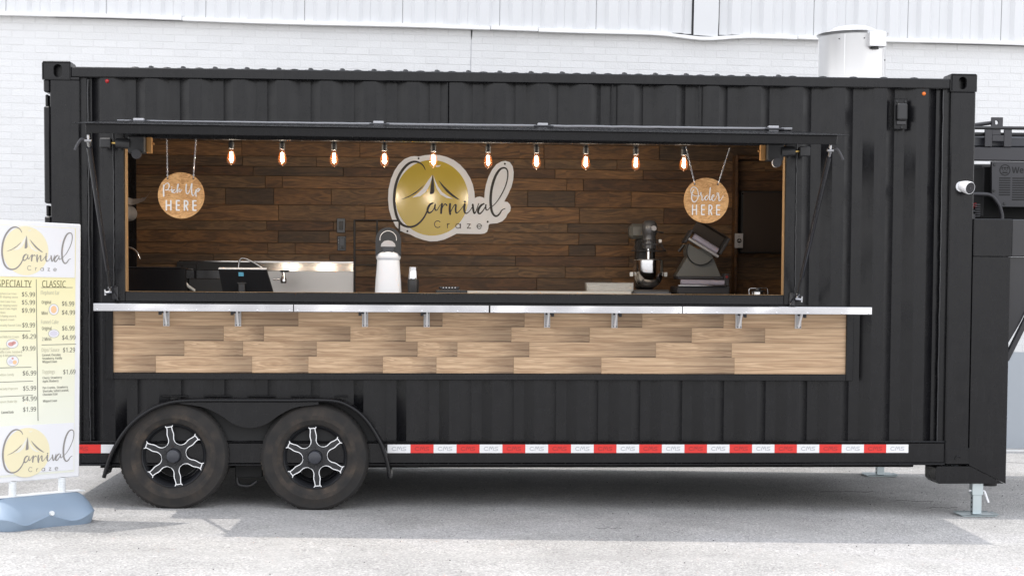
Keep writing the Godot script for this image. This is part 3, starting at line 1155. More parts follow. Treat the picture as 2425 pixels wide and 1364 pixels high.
func build_interior_shell() -> void:
	var st := begin()
	span(st, -2.96, 2.9, 0.16, 0.2, -2.34, -0.07)
	tp("inner_floor", st, M.inner_dark)
	st = begin()
	span(st, -2.96, 2.9, 2.42, 2.47, -2.34, -0.07)
	tp("inner_ceiling", st, M.ceiling)
	# the back wall: a batten board carrying rows of reclaimed planks; the pattern of a board repeats every 2.4 m
	st = begin()
	span(st, -2.96, 2.95, 0.2, 2.42, -2.38, -2.315)
	var wall := tp("back_wall", st, M.inner_dark)
	var rows := [2.415, 2.305, 2.192, 2.112, 2.037, 1.941, 1.81, 1.682, 1.606, 1.51, 1.421, 1.336, 1.243, 1.11]
	var cuts := [[575, 852], [575, 852], [577, 750], [602, 813], [630, 670], [537, 650, 785], [661, 864], [633, 790], [660, 780], [636, 700], [509, 781], [628, 823], [560, 740]]
	var kind := [[1, 4], [2, 3], [4, 0], [3, 6, 0], [2, 6], [3, 2, 4], [0, 5], [1, 4], [3, 0], [4, 2], [0, 1], [6, 4], [1, 2]]
	for r in rows.size() - 1:
		var joints := []
		for rep in range(-2, 4):
			for i in cuts[r].size():
				joints.append([-0.891 + (cuts[r][i] + rep * 713 - 918) * 0.003361, kind[r][i % kind[r].size()]])
		for i in joints.size() - 1:
			var x0: float = maxf(joints[i][0], -2.95)
			var x1: float = minf(joints[i + 1][0], 2.88)
			if x1 - x0 < 0.02:
				continue
			st = begin()
			uv_from = Vector2(rng.randf() * 3.0, rng.randf() * 3.0)
			uv_by = Vector2(0.55, 1.9)
			var proud := rng.randf_range(0.0, 0.006)
			span(st, x0 + 0.0012, x1 - 0.0012, rows[r + 1] + 0.0012, rows[r] - 0.0012, -2.316, -2.304 + proud, 0.0018)
			var pick: int = joints[i][1]
			if x0 > 1.8:
				pick = [3, 6][rng.randi_range(0, 1)]
			elif rng.randf() < 0.25:
				pick = rng.randi_range(0, 6)
			obj("plank", st, M["plank_%d" % pick], wall)
	uv_from = Vector2.ZERO
	uv_by = Vector2.ONE
	# end linings
	st = begin()
	span(st, -2.99, -2.955, 0.2, 2.42, -2.31, -0.16)
	tp("end_lining", st, M.plank_5)
	st = begin()
	span(st, 2.9, 2.94, 0.2, 2.42, -2.31, -0.16)
	tp("end_lining", st, M.plank_5)
	# front lining round the opening
	st = begin()
	span(st, -2.98, 2.92, 2.14, 2.42, -0.1, -0.07)
	span(st, -2.98, -2.545, 0.2, 2.139, -0.1, -0.07)
	span(st, 1.79, 2.92, 0.2, 2.139, -0.1, -0.07)
	span(st, -2.544, 1.789, 0.2, 1.1, -0.1, -0.07)
	tp("front_lining", st, M.inner_dark)
	# upright trim and the switchboard on the right end of the back wall
	st = begin()
	span(st, 1.876, 1.898, 0.2, 2.23, -2.3, -2.17, 0.003)
	span(st, 1.8985, 2.9, 2.2, 2.225, -2.3, -2.19, 0.003)
	tp("wall_trim", st, M.plank_6)
	var board := group_part("switchboard", trailer, Vector3(2.13, 1.7 + BASE, -2.2))
	st = begin()
	span(st, -0.2, 0.16, -0.25, 0.25, -0.1, 0.0, 0.006)
	obj("cabinet", st, M.black_plastic, board)
	st = begin()
	span(st, -0.185, 0.145, -0.235, 0.235, 0.0005, 0.006, 0.002)
	obj("cabinet_door", st, M.door_dark, board)
	for p in [Vector2(-0.19, 0.225), Vector2(-0.19, -0.2)]:
		st = begin()
		cyl(st, Vector3(p.x, p.y, 0), Vector3(p.x, p.y, 0.008), 0.007, 0.005, 8)
		obj("screw", st, M.chrome, board)

	# steel window frame and its wood lining
	st = begin()
	span(st, -2.585, -2.523, 1.061, 2.17, -0.059, 0.01, 0.004)
	span(st, 1.766, 1.833, 1.061, 2.17, -0.059, 0.01, 0.004)
	span(st, -2.5228, 1.7658, 1.061, 1.1245, -0.059, 0.008, 0.004)
	span(st, -2.5228, 1.7658, 2.105, 2.17, -0.059, 0.008, 0.004)
	tp("window_frame", st, M.black_paint)
	for e in [-2.593, 1.84]:
		st = begin()
		var pts := []
		for i in 46:
			pts.append(Vector3(e + rng.randf_range(-0.0025, 0.0025), 1.07 + i * 0.024, -0.006))
		tube(st, pts, 0.0045, 6)
		tp("sealant_bead", st, M.sealant)
	st = begin()
	span(st, -2.5225, -2.5165, 1.125, 2.104, -0.085, -0.004, 0.001)
	span(st, 1.7605, 1.7655, 1.125, 2.104, -0.058, -0.004, 0.001)
	span(st, -2.516, 1.759, 1.1248, 1.1275, -0.12, -0.004, 0.001)
	tp("window_lining", st, M.jamb_wood)
	# counter just inside the window and its twin along the back wall
	st = begin()
	span(st, -2.5, 1.745, 1.085, 1.112, -0.68, -0.125, 0.004)
	span(st, -2.5, 1.745, 0.2, 1.084, -0.66, -0.6)
	tp("inner_counter", st, M.steel)


func build_cladding() -> void:
	var st := begin()
	span(st, -2.647, -2.6, 0.56, 1.04, -0.03, 0.016, 0.003)
	span(st, 2.186, 2.234, 0.56, 1.04, -0.03, 0.016, 0.003)
	span(st, -2.5998, 2.1858, 0.56, 0.603, -0.03, 0.015, 0.003)
	span(st, -2.5998, 2.1858, 1.0, 1.06, -0.03, 0.012, 0.003)
	tp("cladding_frame", st, M.black_paint)
	st = begin()
	span(st, -2.6, 2.186, 0.59, 1.01, -0.03, -0.006)
	var panel := tp("cladding_board", st, M.inner_dark)
	var rows := [1.0, 0.9075, 0.81, 0.712, 0.6035]
	var cuts := [[315, 695, 1035, 1231, 1515, 1713], [520, 614, 817, 948, 1200, 1388, 1636, 1815], [428, 565, 738, 976, 1071, 1243, 1549, 1734], [362, 586, 718, 894, 1021, 1206, 1417, 1741]]
	for r in 4:
		var xs := [-2.6]
		for c in cuts[r]:
			xs.append(-2.5975 + (c - 265.0) * 0.002734 + (c - 265.0) * (c - 2005.0) * -1.2e-8)
		xs.append(2.186)
		for i in xs.size() - 1:
			st = begin()
			var x0: float = xs[i]
			var x1: float = xs[i + 1]
			uv_from = Vector2(x0 if i > 0 else x0 - 0.3, rows[r + 1])
			uv_by = Vector2(1.0 / (x1 - uv_from.x + (0.4 if i == xs.size() - 2 else 0.0)), 1.0 / (rows[r] - rows[r + 1]))
			span(st, x0 + 0.0004, x1 - 0.0004, rows[r + 1] + 0.0005, rows[r] - 0.0005, -0.006, 0.0005 + rng.randf() * 0.0012, 0.0008)
			obj("plank", st, M["cladding_%d" % rng.randi_range(0, 2)], panel)
	uv_from = Vector2.ZERO
	uv_by = Vector2.ONE


func build_hatch() -> void:
	# flap over the window, hinged at the top and held up by two struts
	var hatch := group_part("hatch", trailer, Vector3(-0.38, 2.203 + BASE, 0.03))
	hatch.rotation = Vector3(deg_to_rad(6.9), 0, -0.0042)
	var st := begin()
	span(st, -2.245, 2.28, -0.002, 0.002, 0.0, 1.03, 0.0)
	obj("top_sheet", st, M.black_paint, hatch)
	st = begin()
	span(st, -2.17, 2.215, -0.056, -0.0025, 0.955, 0.995, 0.004)
	span(st, -2.17, 2.215, -0.05, -0.0025, 0.01, 0.05, 0.004)
	for x in [-2.17, -0.7, 0.75, 2.175]:
		span(st, x, x + 0.04, -0.0495, -0.0025, 0.0505, 0.9545, 0.003)
	obj("frame", st, M.black_paint, hatch)
	st = begin()
	span(st, -2.12, 2.17, -0.0085, -0.0045, 0.052, 0.953)
	obj("under_sheet", st, M.black_paint, hatch)
	# drip rail and hinges above it
	st = begin()
	var pts := []
	for i in 60:
		pts.append(Vector3(-2.565 + i * 0.07405, 2.2135 + rng.randf_range(-0.001, 0.001), 0.004))
	tube(st, pts, 0.009, 8)
	tp("drip_rail", st, M.caulk)
	for x in [-2.423, -0.899, 0.161, 1.673]:
		var h := group_part("hatch_hinge", trailer, Vector3(x, 2.207 + BASE, 0.03))
		st = begin()
		span(st, -0.034, 0.034, -0.012, 0.021, -0.03, 0.02, 0.003)
		obj("leaf", st, M.hinge_grey, h)
		st = begin()
		cyl(st, Vector3(-0.046, 0.0, 0.012), Vector3(0.05, 0.0, 0.012), 0.0115, -1, 12)
		cyl(st, Vector3(-0.058, 0.0, 0.012), Vector3(-0.046, 0.0, 0.012), 0.008, -1, 8)
		cyl(st, Vector3(0.05, 0.0, 0.012), Vector3(0.07, -0.002, 0.012), 0.008, -1, 8)
		obj("pin", st, M.black_gloss, h)

	for e in [[-2.545, 1.995, 0.965, -2.606, 1.13, 0.06, -1.0], [1.807, 1.985, 0.965, 1.84, 1.11, 0.06, 1.0]]:
		var s: float = e[6]
		var a := Vector3(e[0], e[1], e[2])
		var b := Vector3(e[3], e[4], e[5])
		var strut := group_part("gas_strut", trailer, Vector3(0, BASE, 0))
		var d := (b - a).normalized()
		st = begin()
		cyl(st, a + d * 0.045, a + d * 1.06, 0.0158, 0.0145, 14)
		obj("cylinder", st, M.black_gloss, strut)
		st = begin()
		cyl(st, a + d * 1.06, b - d * 0.03, 0.009, -1, 10)
		obj("rod", st, M.black_plastic, strut)
		st = begin()
		cyl(st, a, a + d * 0.045, 0.011, 0.009, 10)
		cyl(st, a + Vector3(-0.02, 0.004, 0), a + Vector3(0.018, 0.004, 0), 0.009, -1, 10)
		cyl(st, a + Vector3(0.0, 0.035, 0), a, 0.008, -1, 8)
		obj("top_joint", st, M.zinc, strut)
		st = begin()
		tube(st, curve([a + Vector3(s * 0.02, 0.012, 0), a + Vector3(s * 0.04, 0.01, 0), a + Vector3(s * 0.06, -0.018, 0), a + Vector3(s * 0.076, -0.052, 0)], 4), 0.0085, 8)
		obj("lever", st, M.dark_grey, strut)
		st = begin()
		cyl(st, b - d * 0.03, b, 0.011, -1, 10)
		cyl(st, b + Vector3(s * 0.03, -0.012, 0.004), b + Vector3(-s * 0.012, -0.008, 0.004), 0.008, -1, 8)
		cyl(st, b + Vector3(s * 0.03, -0.03, 0.002), b + Vector3(s * 0.032, 0.008, 0.002), 0.007, -1, 8)
		obj("bottom_joint", st, M.zinc, strut)
		st = begin()
		span(st, b.x - s * 0.005, b.x - s * 0.042, b.y - 0.055, b.y + 0.028, 0.0, 0.03, 0.003)
		span(st, b.x - s * 0.01, b.x - s * 0.037, b.y + 0.0285, b.y + 0.032, 0.0, 0.045)
		tube(st, curve([b + Vector3(-s * 0.012, 0.0, -0.02), b + Vector3(-s * 0.03, -0.03, -0.012), b + Vector3(-s * 0.045, -0.062, -0.02)], 4), 0.005, 6)
		obj("bracket", st, M.black_gloss, strut)


func build_counters() -> void:
	var xs := [[-2.64, -1.4155], [-1.4105, -0.1975], [-0.1885, 1.0235], [1.0275, 2.239]]
	var br := [[-2.258, -1.801], [-0.984, -0.585], [0.2, 0.642], [1.463, 1.859]]
	for i in 4:
		var shelf := group_part("counter_shelf", trailer, Vector3(0, BASE, 0))
		var x0: float = xs[i][0]
		var x1: float = xs[i][1]
		var st := begin()
		span(st, x0, x1, 1.047, 1.0515, 0.03, 0.399)
		obj("shelf_top", st, M.counter_steel, shelf)
		st = begin()
		span(st, x0, x1, 1.0065, 1.0525, 0.3992, 0.404, 0.0015)
		span(st, x0, x0 + 0.003, 1.0068, 1.0468, 0.05, 0.3988)
		span(st, x1 - 0.003, x1, 1.0068, 1.0468, 0.05, 0.3988)
		obj("front_lip", st, M.counter_steel, shelf)
		for k in 7:
			var x := lerpf(x0 + 0.022, x1 - 0.022, (k + rng.randf_range(-0.12, 0.12) * float(k > 0 and k < 6)) / 6.0)
			st = begin()
			lathe(st, [Vector2(0.006, 0), Vector2(0.0055, 0.0016), Vector2(0.003, 0.0028), Vector2(0, 0.0032)], Transform3D(Basis(Vector3.RIGHT, PI / 2), Vector3(x, 1.0145, 0.404)), 10)
			obj("screw", st, M.counter_steel, shelf)
		# the batten that the shelf is hinged to
		st = begin()
		span(st, x0 + 0.02, x1 - 0.02, 1.03, 1.0465, 0.013, 0.05, 0.003)
		obj("hinge_batten", st, M.black_plastic, shelf)
		for x in br[i]:
			var turn := 1.0 if i < 2 else -1.0
			st = begin()
			var c := Vector3(x, 0.947, 0.004)
			span(st, x - 0.019, x + 0.019, 0.905, 1.028, 0.002, 0.006, 0.001)
			span(st, x - 0.019, x - 0.0155, 0.905, 1.02, 0.006, 0.03, 0.001)
			span(st, x + 0.0155, x + 0.019, 0.905, 1.02, 0.006, 0.03, 0.001)
			# stay rising to the shelf
			var a := Vector3(x + 0.002, 0.918, 0.026)
			var b := Vector3(x + 0.004, 1.038, 0.13)
			var d := (b - a).normalized()
			box(st, (a + b) / 2, Vector3(0.013, 0.022, (b - a).length()), 0.002, frame_for(d))
			span(st, x - 0.017, x + 0.017, 1.036, 1.0465, 0.06, 0.2, 0.001)
			obj("folding_bracket", st, M.white_plastic, shelf)
			st = begin()
			cyl(st, Vector3(x - 0.034 * turn, 1.0, 0.07), Vector3(x + 0.014 * turn, 1.0, 0.07), 0.011, -1, 10)
			span(st, x - 0.04 * turn, x - 0.022 * turn, 0.978, 1.02, 0.055, 0.085, 0.002)
			for p in [Vector3(x - 0.008, 0.914, 0.0335), Vector3(x + 0.012, 0.914, 0.0335)]:
				cyl(st, p - Vector3(0, 0, 0.004), p, 0.004, -1, 8)
			obj("latch", st, M.dark_grey, shelf)


# ---------------------------------------------------------------- wheels

func spoke_outline(r0: float, r1: float) -> Array:
	return [Vector2(r0, -0.026), Vector2(lerpf(r0, r1, 0.3), -0.017), Vector2(lerpf(r0, r1, 0.55), -0.021), Vector2(lerpf(r0, r1, 0.87), -0.0165), Vector2(r1, -0.029), Vector2(r1, 0.029), Vector2(lerpf(r0, r1, 0.87), 0.0165), Vector2(lerpf(r0, r1, 0.55), 0.021), Vector2(lerpf(r0, r1, 0.3), 0.017), Vector2(r0, 0.026)]


func make_wheel(at: Vector3, turn: float, dirt: float) -> void:
	var w := group_part("wheel", trailer, at + Vector3(0, BASE, 0))
	var axis := Transform3D(Basis(Vector3.RIGHT, PI / 2), Vector3.ZERO)     # lathe height runs towards the viewer
	var st := begin()
	# carcass with four tread grooves; height 0 is the middle of the tread
	var pr := [Vector2(0.21, -0.14), Vector2(0.28, -0.152), Vector2(0.325, -0.14), Vector2(0.338, -0.12), Vector2(0.341, -0.1)]
	for g in [-0.05, -0.017, 0.017, 0.05]:
		pr.append_array([Vector2(0.341, g - 0.006), Vector2(0.332, g - 0.005), Vector2(0.332, g + 0.005), Vector2(0.341, g + 0.006)])
	pr.append_array([Vector2(0.3385, 0.08), Vector2(0.333, 0.093), Vector2(0.32, 0.103), Vector2(0.317, 0.1025), Vector2(0.296, 0.1105), Vector2(0.272, 0.1125), Vector2(0.27, 0.114), Vector2(0.245, 0.111), Vector2(0.243, 0.109), Vector2(0.222, 0.102), Vector2(0.212, 0.093), Vector2(0.206, 0.085), Vector2(0.2, 0.07)])
	for i in pr.size():
		pr[i].x += 0.009 * smoothstep(0.24, 0.32, pr[i].x)
	lathe(st, pr, axis * Transform3D(Basis(Vector3.UP, dirt), Vector3.ZERO), 72)
	obj("tyre", st, M.tyre, w)
	# shoulder tread blocks
	st = begin()
	for i in 60:
		var a := TAU * i / 60.0
		for sd in [-1.0, 1.0]:
			var rot := Basis(Vector3(0, 0, 1), a)
			box(st, rot * Vector3(0.3485, 0, sd * 0.066), Vector3(0.006, 0.024, 0.026), 0.0015, rot)
	var tb := obj("tread_blocks", st, M.tyre, w)
	tb.set_meta("kind", "stuff")
	# rim
	st = begin()
	lathe(st, [Vector2(0.172, -0.06), Vector2(0.176, 0.03), Vector2(0.186, 0.06), Vector2(0.196, 0.07), Vector2(0.198, 0.086), Vector2(0.2045, 0.092), Vector2(0.207, 0.088), Vector2(0.206, 0.06)], axis, 64)
	lathe(st, [Vector2(0.155, -0.045), Vector2(0.158, 0.0), Vector2(0.166, 0.03), Vector2(0.17, 0.028)], axis, 64)
	obj("rim", st, M.rim_black, w)
	st = begin()
	cyl(st, Vector3(0, 0, -0.05), Vector3(0, 0, -0.03), 0.15, -1, 40)
	obj("brake_drum", st, M.black_matt, w)
	for i in 6:
		var xf := Transform3D(Basis(Vector3(0, 0, 1), turn + i * PI / 3), Vector3.ZERO)
		st = begin()
		prism(st, spoke_outline(0.062, 0.203), 0.045, 0.082, xf)
		var sp := obj("spoke", st, M.rim_black, w)
		st = begin()
		var line := Transform3D(xf.basis, xf * Vector3(0, 0, 0.0822))
		var wd := 0.0052
		for s in [-1.0, 1.0]:
			stroke(st, [Vector3(0.187, s * 0.0155, wd), Vector3(0.165, s * 0.0165, wd), Vector3(0.138, s * 0.0205, wd), Vector3(0.108, s * 0.0165, wd * 0.95), Vector3(0.088, s * 0.021, wd * 0.75), Vector3(0.074, s * 0.031, wd * 0.55), Vector3(0.07, s * 0.0385, wd * 0.5)], line, 0.0012, 5)
		var e := [Vector2(0.1875, -0.0185), Vector2(0.2025, -0.0285), Vector2(0.2035, 0.0), Vector2(0.2025, 0.0285), Vector2(0.1875, 0.0185), Vector2(0.188, 0.0)]
		for k in e.size():
			var p: Vector2 = e[k]
			var q: Vector2 = e[(k + 1) % e.size()]
			stroke(st, [Vector3(p.x, p.y, wd), Vector3(q.x, q.y, wd)], line, 0.0013, 2)
		obj("spoke_trim", st, M.machined, sp)
		st = begin()
		var np := xf * Vector3(0.06, 0, 0.07)
		cyl(st, np, np + Vector3(0, 0, 0.02), 0.0105, 0.0085, 6)
		cyl(st, np + Vector3(0, 0, -0.02), np + Vector3(0, 0, 0.004), 0.0145, -1, 14)
		obj("wheel_nut", st, M.black_gloss, w)
	st = begin()
	lathe(st, [Vector2(0.085, 0.03), Vector2(0.082, 0.07), Vector2(0.074, 0.078), Vector2(0.048, 0.08)], axis, 40)
	obj("hub", st, M.rim_black, w)
	st = begin()
	lathe(st, [Vector2(0.045, 0.07), Vector2(0.044, 0.115), Vector2(0.04, 0.126), Vector2(0.033, 0.13), Vector2(0, 0.131)], axis, 40)
	obj("hub_cap", st, M.hub_cap, w)


func build_wheels() -> void:
	make_wheel(Vector3(-2.213, 0.069, -0.055), deg_to_rad(99.0), 0.4)
	make_wheel(Vector3(-1.306, 0.059, -0.055), deg_to_rad(95.0), 2.9)
	# the same axles carry wheels on the far side
	for x in [-2.213, -1.306]:
		var st := begin()
		cyl(st, Vector3(x, 0.055, -2.2), Vector3(x, 0.055, -0.15), 0.045, -1, 12)
		tp("axle", st, M.black_matt)
		st = begin()
		lathe(st, [Vector2(0.1, -0.1), Vector2(0.3, -0.11), Vector2(0.336, -0.09), Vector2(0.34, 0.0), Vector2(0.336, 0.09), Vector2(0.3, 0.11), Vector2(0.1, 0.1)], Transform3D(Basis(Vector3.RIGHT, PI / 2), Vector3(x, 0.057, -2.3)), 40)
		tp("far_tyre", st, M.tyre)
	var st := begin()
	span(st, -2.0, -1.5, -0.02, 0.1, -0.32, -0.2, 0.006)
	span(st, -1.84, -1.66, -0.09, 0.02, -0.2, -0.12, 0.006)
	tp("equalizer_hanger", st, M.black_matt)
	st = begin()
	tube(st, curve([Vector3(-1.83, -0.09, -0.15), Vector3(-1.82, -0.14, -0.15), Vector3(-1.75, -0.15, -0.15), Vector3(-1.7, -0.12, -0.15)], 4), 0.012, 8)
	tp("shackle", st, M.black_plastic)
	st = begin()
	cyl(st, Vector3(-0.98, 0.055, -0.1), Vector3(-0.875, 0.055, -0.1), 0.014, -1, 10)
	span(st, -0.878, -0.872, 0.03, 0.085, -0.115, -0.085)
	tp("pipe_stub", st, M.galvanised)

	st = begin()
	prism(st, [Vector2(-2.575, 0.162), Vector2(-2.49, 0.27), Vector2(-2.37, 0.365), Vector2(-2.24, 0.42), Vector2(-2.1, 0.437), Vector2(-1.2, 0.437), Vector2(-1.08, 0.397), Vector2(-0.98, 0.315), Vector2(-0.89, 0.162)], -0.06, -0.0105)
	tp("wheel_arch_plate", st, M.black_matt)

	# one long mudguard over both wheels
	var path := curve([Vector3(-2.662, -0.062, 0), Vector3(-2.605, 0.105, 0), Vector3(-2.505, 0.262, 0), Vector3(-2.38, 0.368, 0), Vector3(-2.25, 0.424, 0), Vector3(-2.12, 0.4415, 0), Vector3(-1.9, 0.4445, 0), Vector3(-1.5, 0.4445, 0), Vector3(-1.2, 0.4435, 0), Vector3(-1.07, 0.402, 0), Vector3(-0.965, 0.315, 0), Vector3(-0.875, 0.175, 0), Vector3(-0.832, 0.06, 0), Vector3(-0.806, -0.068, 0)], 6)
	var guard := group_part("mudguard", trailer, Vector3(0, BASE, 0))
	st = begin()
	for i in path.size() - 1:
		var a: Vector3 = path[i]
		var b: Vector3 = path[i + 1]
		var n0: Vector3 = path[mini(i + 1, path.size() - 1)] - path[maxi(i - 1, 0)]
		var n1: Vector3 = path[mini(i + 2, path.size() - 1)] - path[i]
		var na := Vector3(-n0.y, n0.x, 0).normalized()
		var nb := Vector3(-n1.y, n1.x, 0).normalized()
		for t in [0.0, -0.004]:
			var sg := 1.0 if t == 0.0 else -1.0
			smooth_quad(st, [a + na * t + Vector3(0, 0, -0.2), b + nb * t + Vector3(0, 0, -0.2), b + nb * t + Vector3(0, 0, 0.085), a + na * t + Vector3(0, 0, 0.085)], [na * sg, nb * sg, nb * sg, na * sg], [Vector2.ZERO, Vector2.ZERO, Vector2.ZERO, Vector2.ZERO])
	obj("top_sheet", st, M.black_paint, guard)
	st = begin()
	var edge := []
	for i in path.size():
		var n0: Vector3 = path[mini(i + 1, path.size() - 1)] - path[maxi(i - 1, 0)]
		edge.append(path[i] - Vector3(-n0.y, n0.x, 0).normalized() * 0.013 + Vector3(0, 0, 0.082))
	tube(st, edge, 0.0135, 10)
	obj("rolled_edge", st, M.black_paint, guard)
	st = begin()
	var sk := []
	for i in 17:
		var t := i / 16.0
		sk.append(Vector2(lerpf(-2.17, -1.28, t), 0.4395))
	var low := curve([Vector3(-1.28, 0.405, 0), Vector3(-1.43, 0.385, 0), Vector3(-1.53, 0.337, 0), Vector3(-1.62, 0.277, 0), Vector3(-1.72, 0.253, 0), Vector3(-1.82, 0.277, 0), Vector3(-1.91, 0.337, 0), Vector3(-2.02, 0.387, 0), Vector3(-2.17, 0.41, 0)], 5)
	for v in low:
		sk.append(Vector2(v.x, v.y))
	prism(st, sk, 0.074, 0.079)
	obj("skirt", st, M.black_paint, guard)
	st = begin()
	span(st, -2.3, -1.1, 0.4455, 0.456, -0.2, -0.015, 0.003)
	obj("mounting_strip", st, M.black_paint, guard)


# ---------------------------------------------------------------- the front end

func build_gooseneck() -> void:
	var paint: Material = M.black_paint
	var neck := group_part("gooseneck_frame", trailer, Vector3(0, BASE, 0))
	var st := begin()
	prism(st, [Vector2(3.033, 0.0), Vector2(3.285, -0.124), Vector2(3.285, 1.386), Vector2(3.033, 1.386)], -0.22, 0.0)
	obj("upright", st, paint, neck)
	st = begin()
	prism(st, [Vector2(2.808, -0.02), Vector2(2.816, -0.008), Vector2(3.041, -0.008), Vector2(3.272, -0.124), Vector2(2.83, -0.124), Vector2(2.808, -0.1)], -0.22, 0.002)
	obj("foot_beam", st, paint, neck)
	st = begin()
	span(st, 3.033, 3.295, 1.388, 1.638, -0.22, 0.004, 0.005)
	obj("corner_block", st, paint, neck)
	st = begin()
	span(st, 3.2955, 4.6, 1.39, 1.637, -0.2, -0.012, 0.006)
	obj("neck_beam", st, M.black_gloss, neck)
	st = begin()
	span(st, 3.033, 4.6, 1.388, 1.637, -2.42, -2.22, 0.005)
	span(st, 3.033, 3.29, -0.1, 1.386, -2.42, -2.22, 0.005)
	obj("far_side", st, paint, neck)
	st = begin()
	span(st, 3.034, 4.6, 1.6, 1.634, -2.2, -0.23)
	obj("deck", st, paint, neck)
	# gusset plate and stay between the upright and the beam
	st = begin()
	prism(st, [Vector2(3.286, 1.388), Vector2(3.6, 1.388), Vector2(3.38, 0.94), Vector2(3.286, 0.78)], -0.09, -0.06)
	obj("gusset", st, M.black_gloss, neck)
	st = begin()
	var a := Vector3(3.284, 0.7, -0.04)
	var b := Vector3(3.62, 1.39, -0.04)
	box(st, (a + b) / 2, Vector3(0.035, 0.035, (b - a).length()), 0.003, frame_for((b - a).normalized()))
	obj("stay", st, M.black_gloss, neck)
	st = begin()
	cyl(st, Vector3(3.21, -0.15, -0.12), Vector3(3.21, -0.124, -0.12), 0.058, 0.06, 20)
	obj("rubber_stop", st, M.dark_rubber, neck)
	st = begin()
	span(st, 2.868, 3.036, 0.108, 0.114, 0.0045, 0.007, 0.001)
	var lock := curve([Vector3(2.935, 0.04, 0.006), Vector3(2.945, 0.058, 0.008), Vector3(2.96, 0.06, 0.006), Vector3(2.972, 0.055, 0.006)], 4)
	tube(st, lock, 0.005, 8)
	obj("weld_mark", st, paint, neck)

	for z in [-0.03, -2.22]:
		var x := 3.108
		var jack := group_part("jack_leg", trailer, Vector3(x, BASE, z))
		st = begin()
		span(st, -0.037, 0.037, -0.205, -0.125, -0.06, 0.0, 0.002)
		obj("sleeve", st, M.galvanised, jack)
		st = begin()
		span(st, -0.03, 0.03, -0.335, -0.2, -0.054, -0.006, 0.002)
		obj("leg", st, M.galvanised, jack)
		for k in 4:
			st = begin()
			cyl(st, Vector3(-0.0295, -0.318 + k * 0.03, -0.03), Vector3(-0.0315, -0.318 + k * 0.03, -0.03), 0.007, -1, 8)
			obj("pin_hole", st, M.black_matt, jack)
		st = begin()
		var g := -0.303 - TILT * x
		span(st, -0.118, 0.118, g + 0.002, g + 0.008, -0.12, 0.045, 0.001)
		for e in [[0.045, 0.065, 1.0], [-0.14, -0.12, -1.0]]:
			poly(st, [Vector3(-0.118, g + 0.008 if e[2] > 0 else g + 0.016, e[0]), Vector3(0.118, g + 0.008 if e[2] > 0 else g + 0.016, e[0]), Vector3(0.118, g + 0.016 if e[2] > 0 else g + 0.008, e[1]), Vector3(-0.118, g + 0.016 if e[2] > 0 else g + 0.008, e[1])], Vector3(0, 1, e[2]))
		for sd in [-1.0, 1.0]:
			poly(st, [Vector3(sd * 0.118, g + 0.008, -0.12), Vector3(sd * 0.118, g + 0.008, 0.045), Vector3(sd * 0.138, g + 0.016, 0.035), Vector3(sd * 0.138, g + 0.016, -0.11)], Vector3(0, 1, 0))
		obj("foot_plate", st, M.galvanised, jack)
		st = begin()
		tube(st, [Vector3(-0.05, -0.178, -0.03), Vector3(0.045, -0.178, -0.02), Vector3(0.052, -0.182, -0.015), Vector3(0.078, -0.256, -0.01)], 0.007, 8)
		obj("locking_pin", st, M.white_plastic, jack)


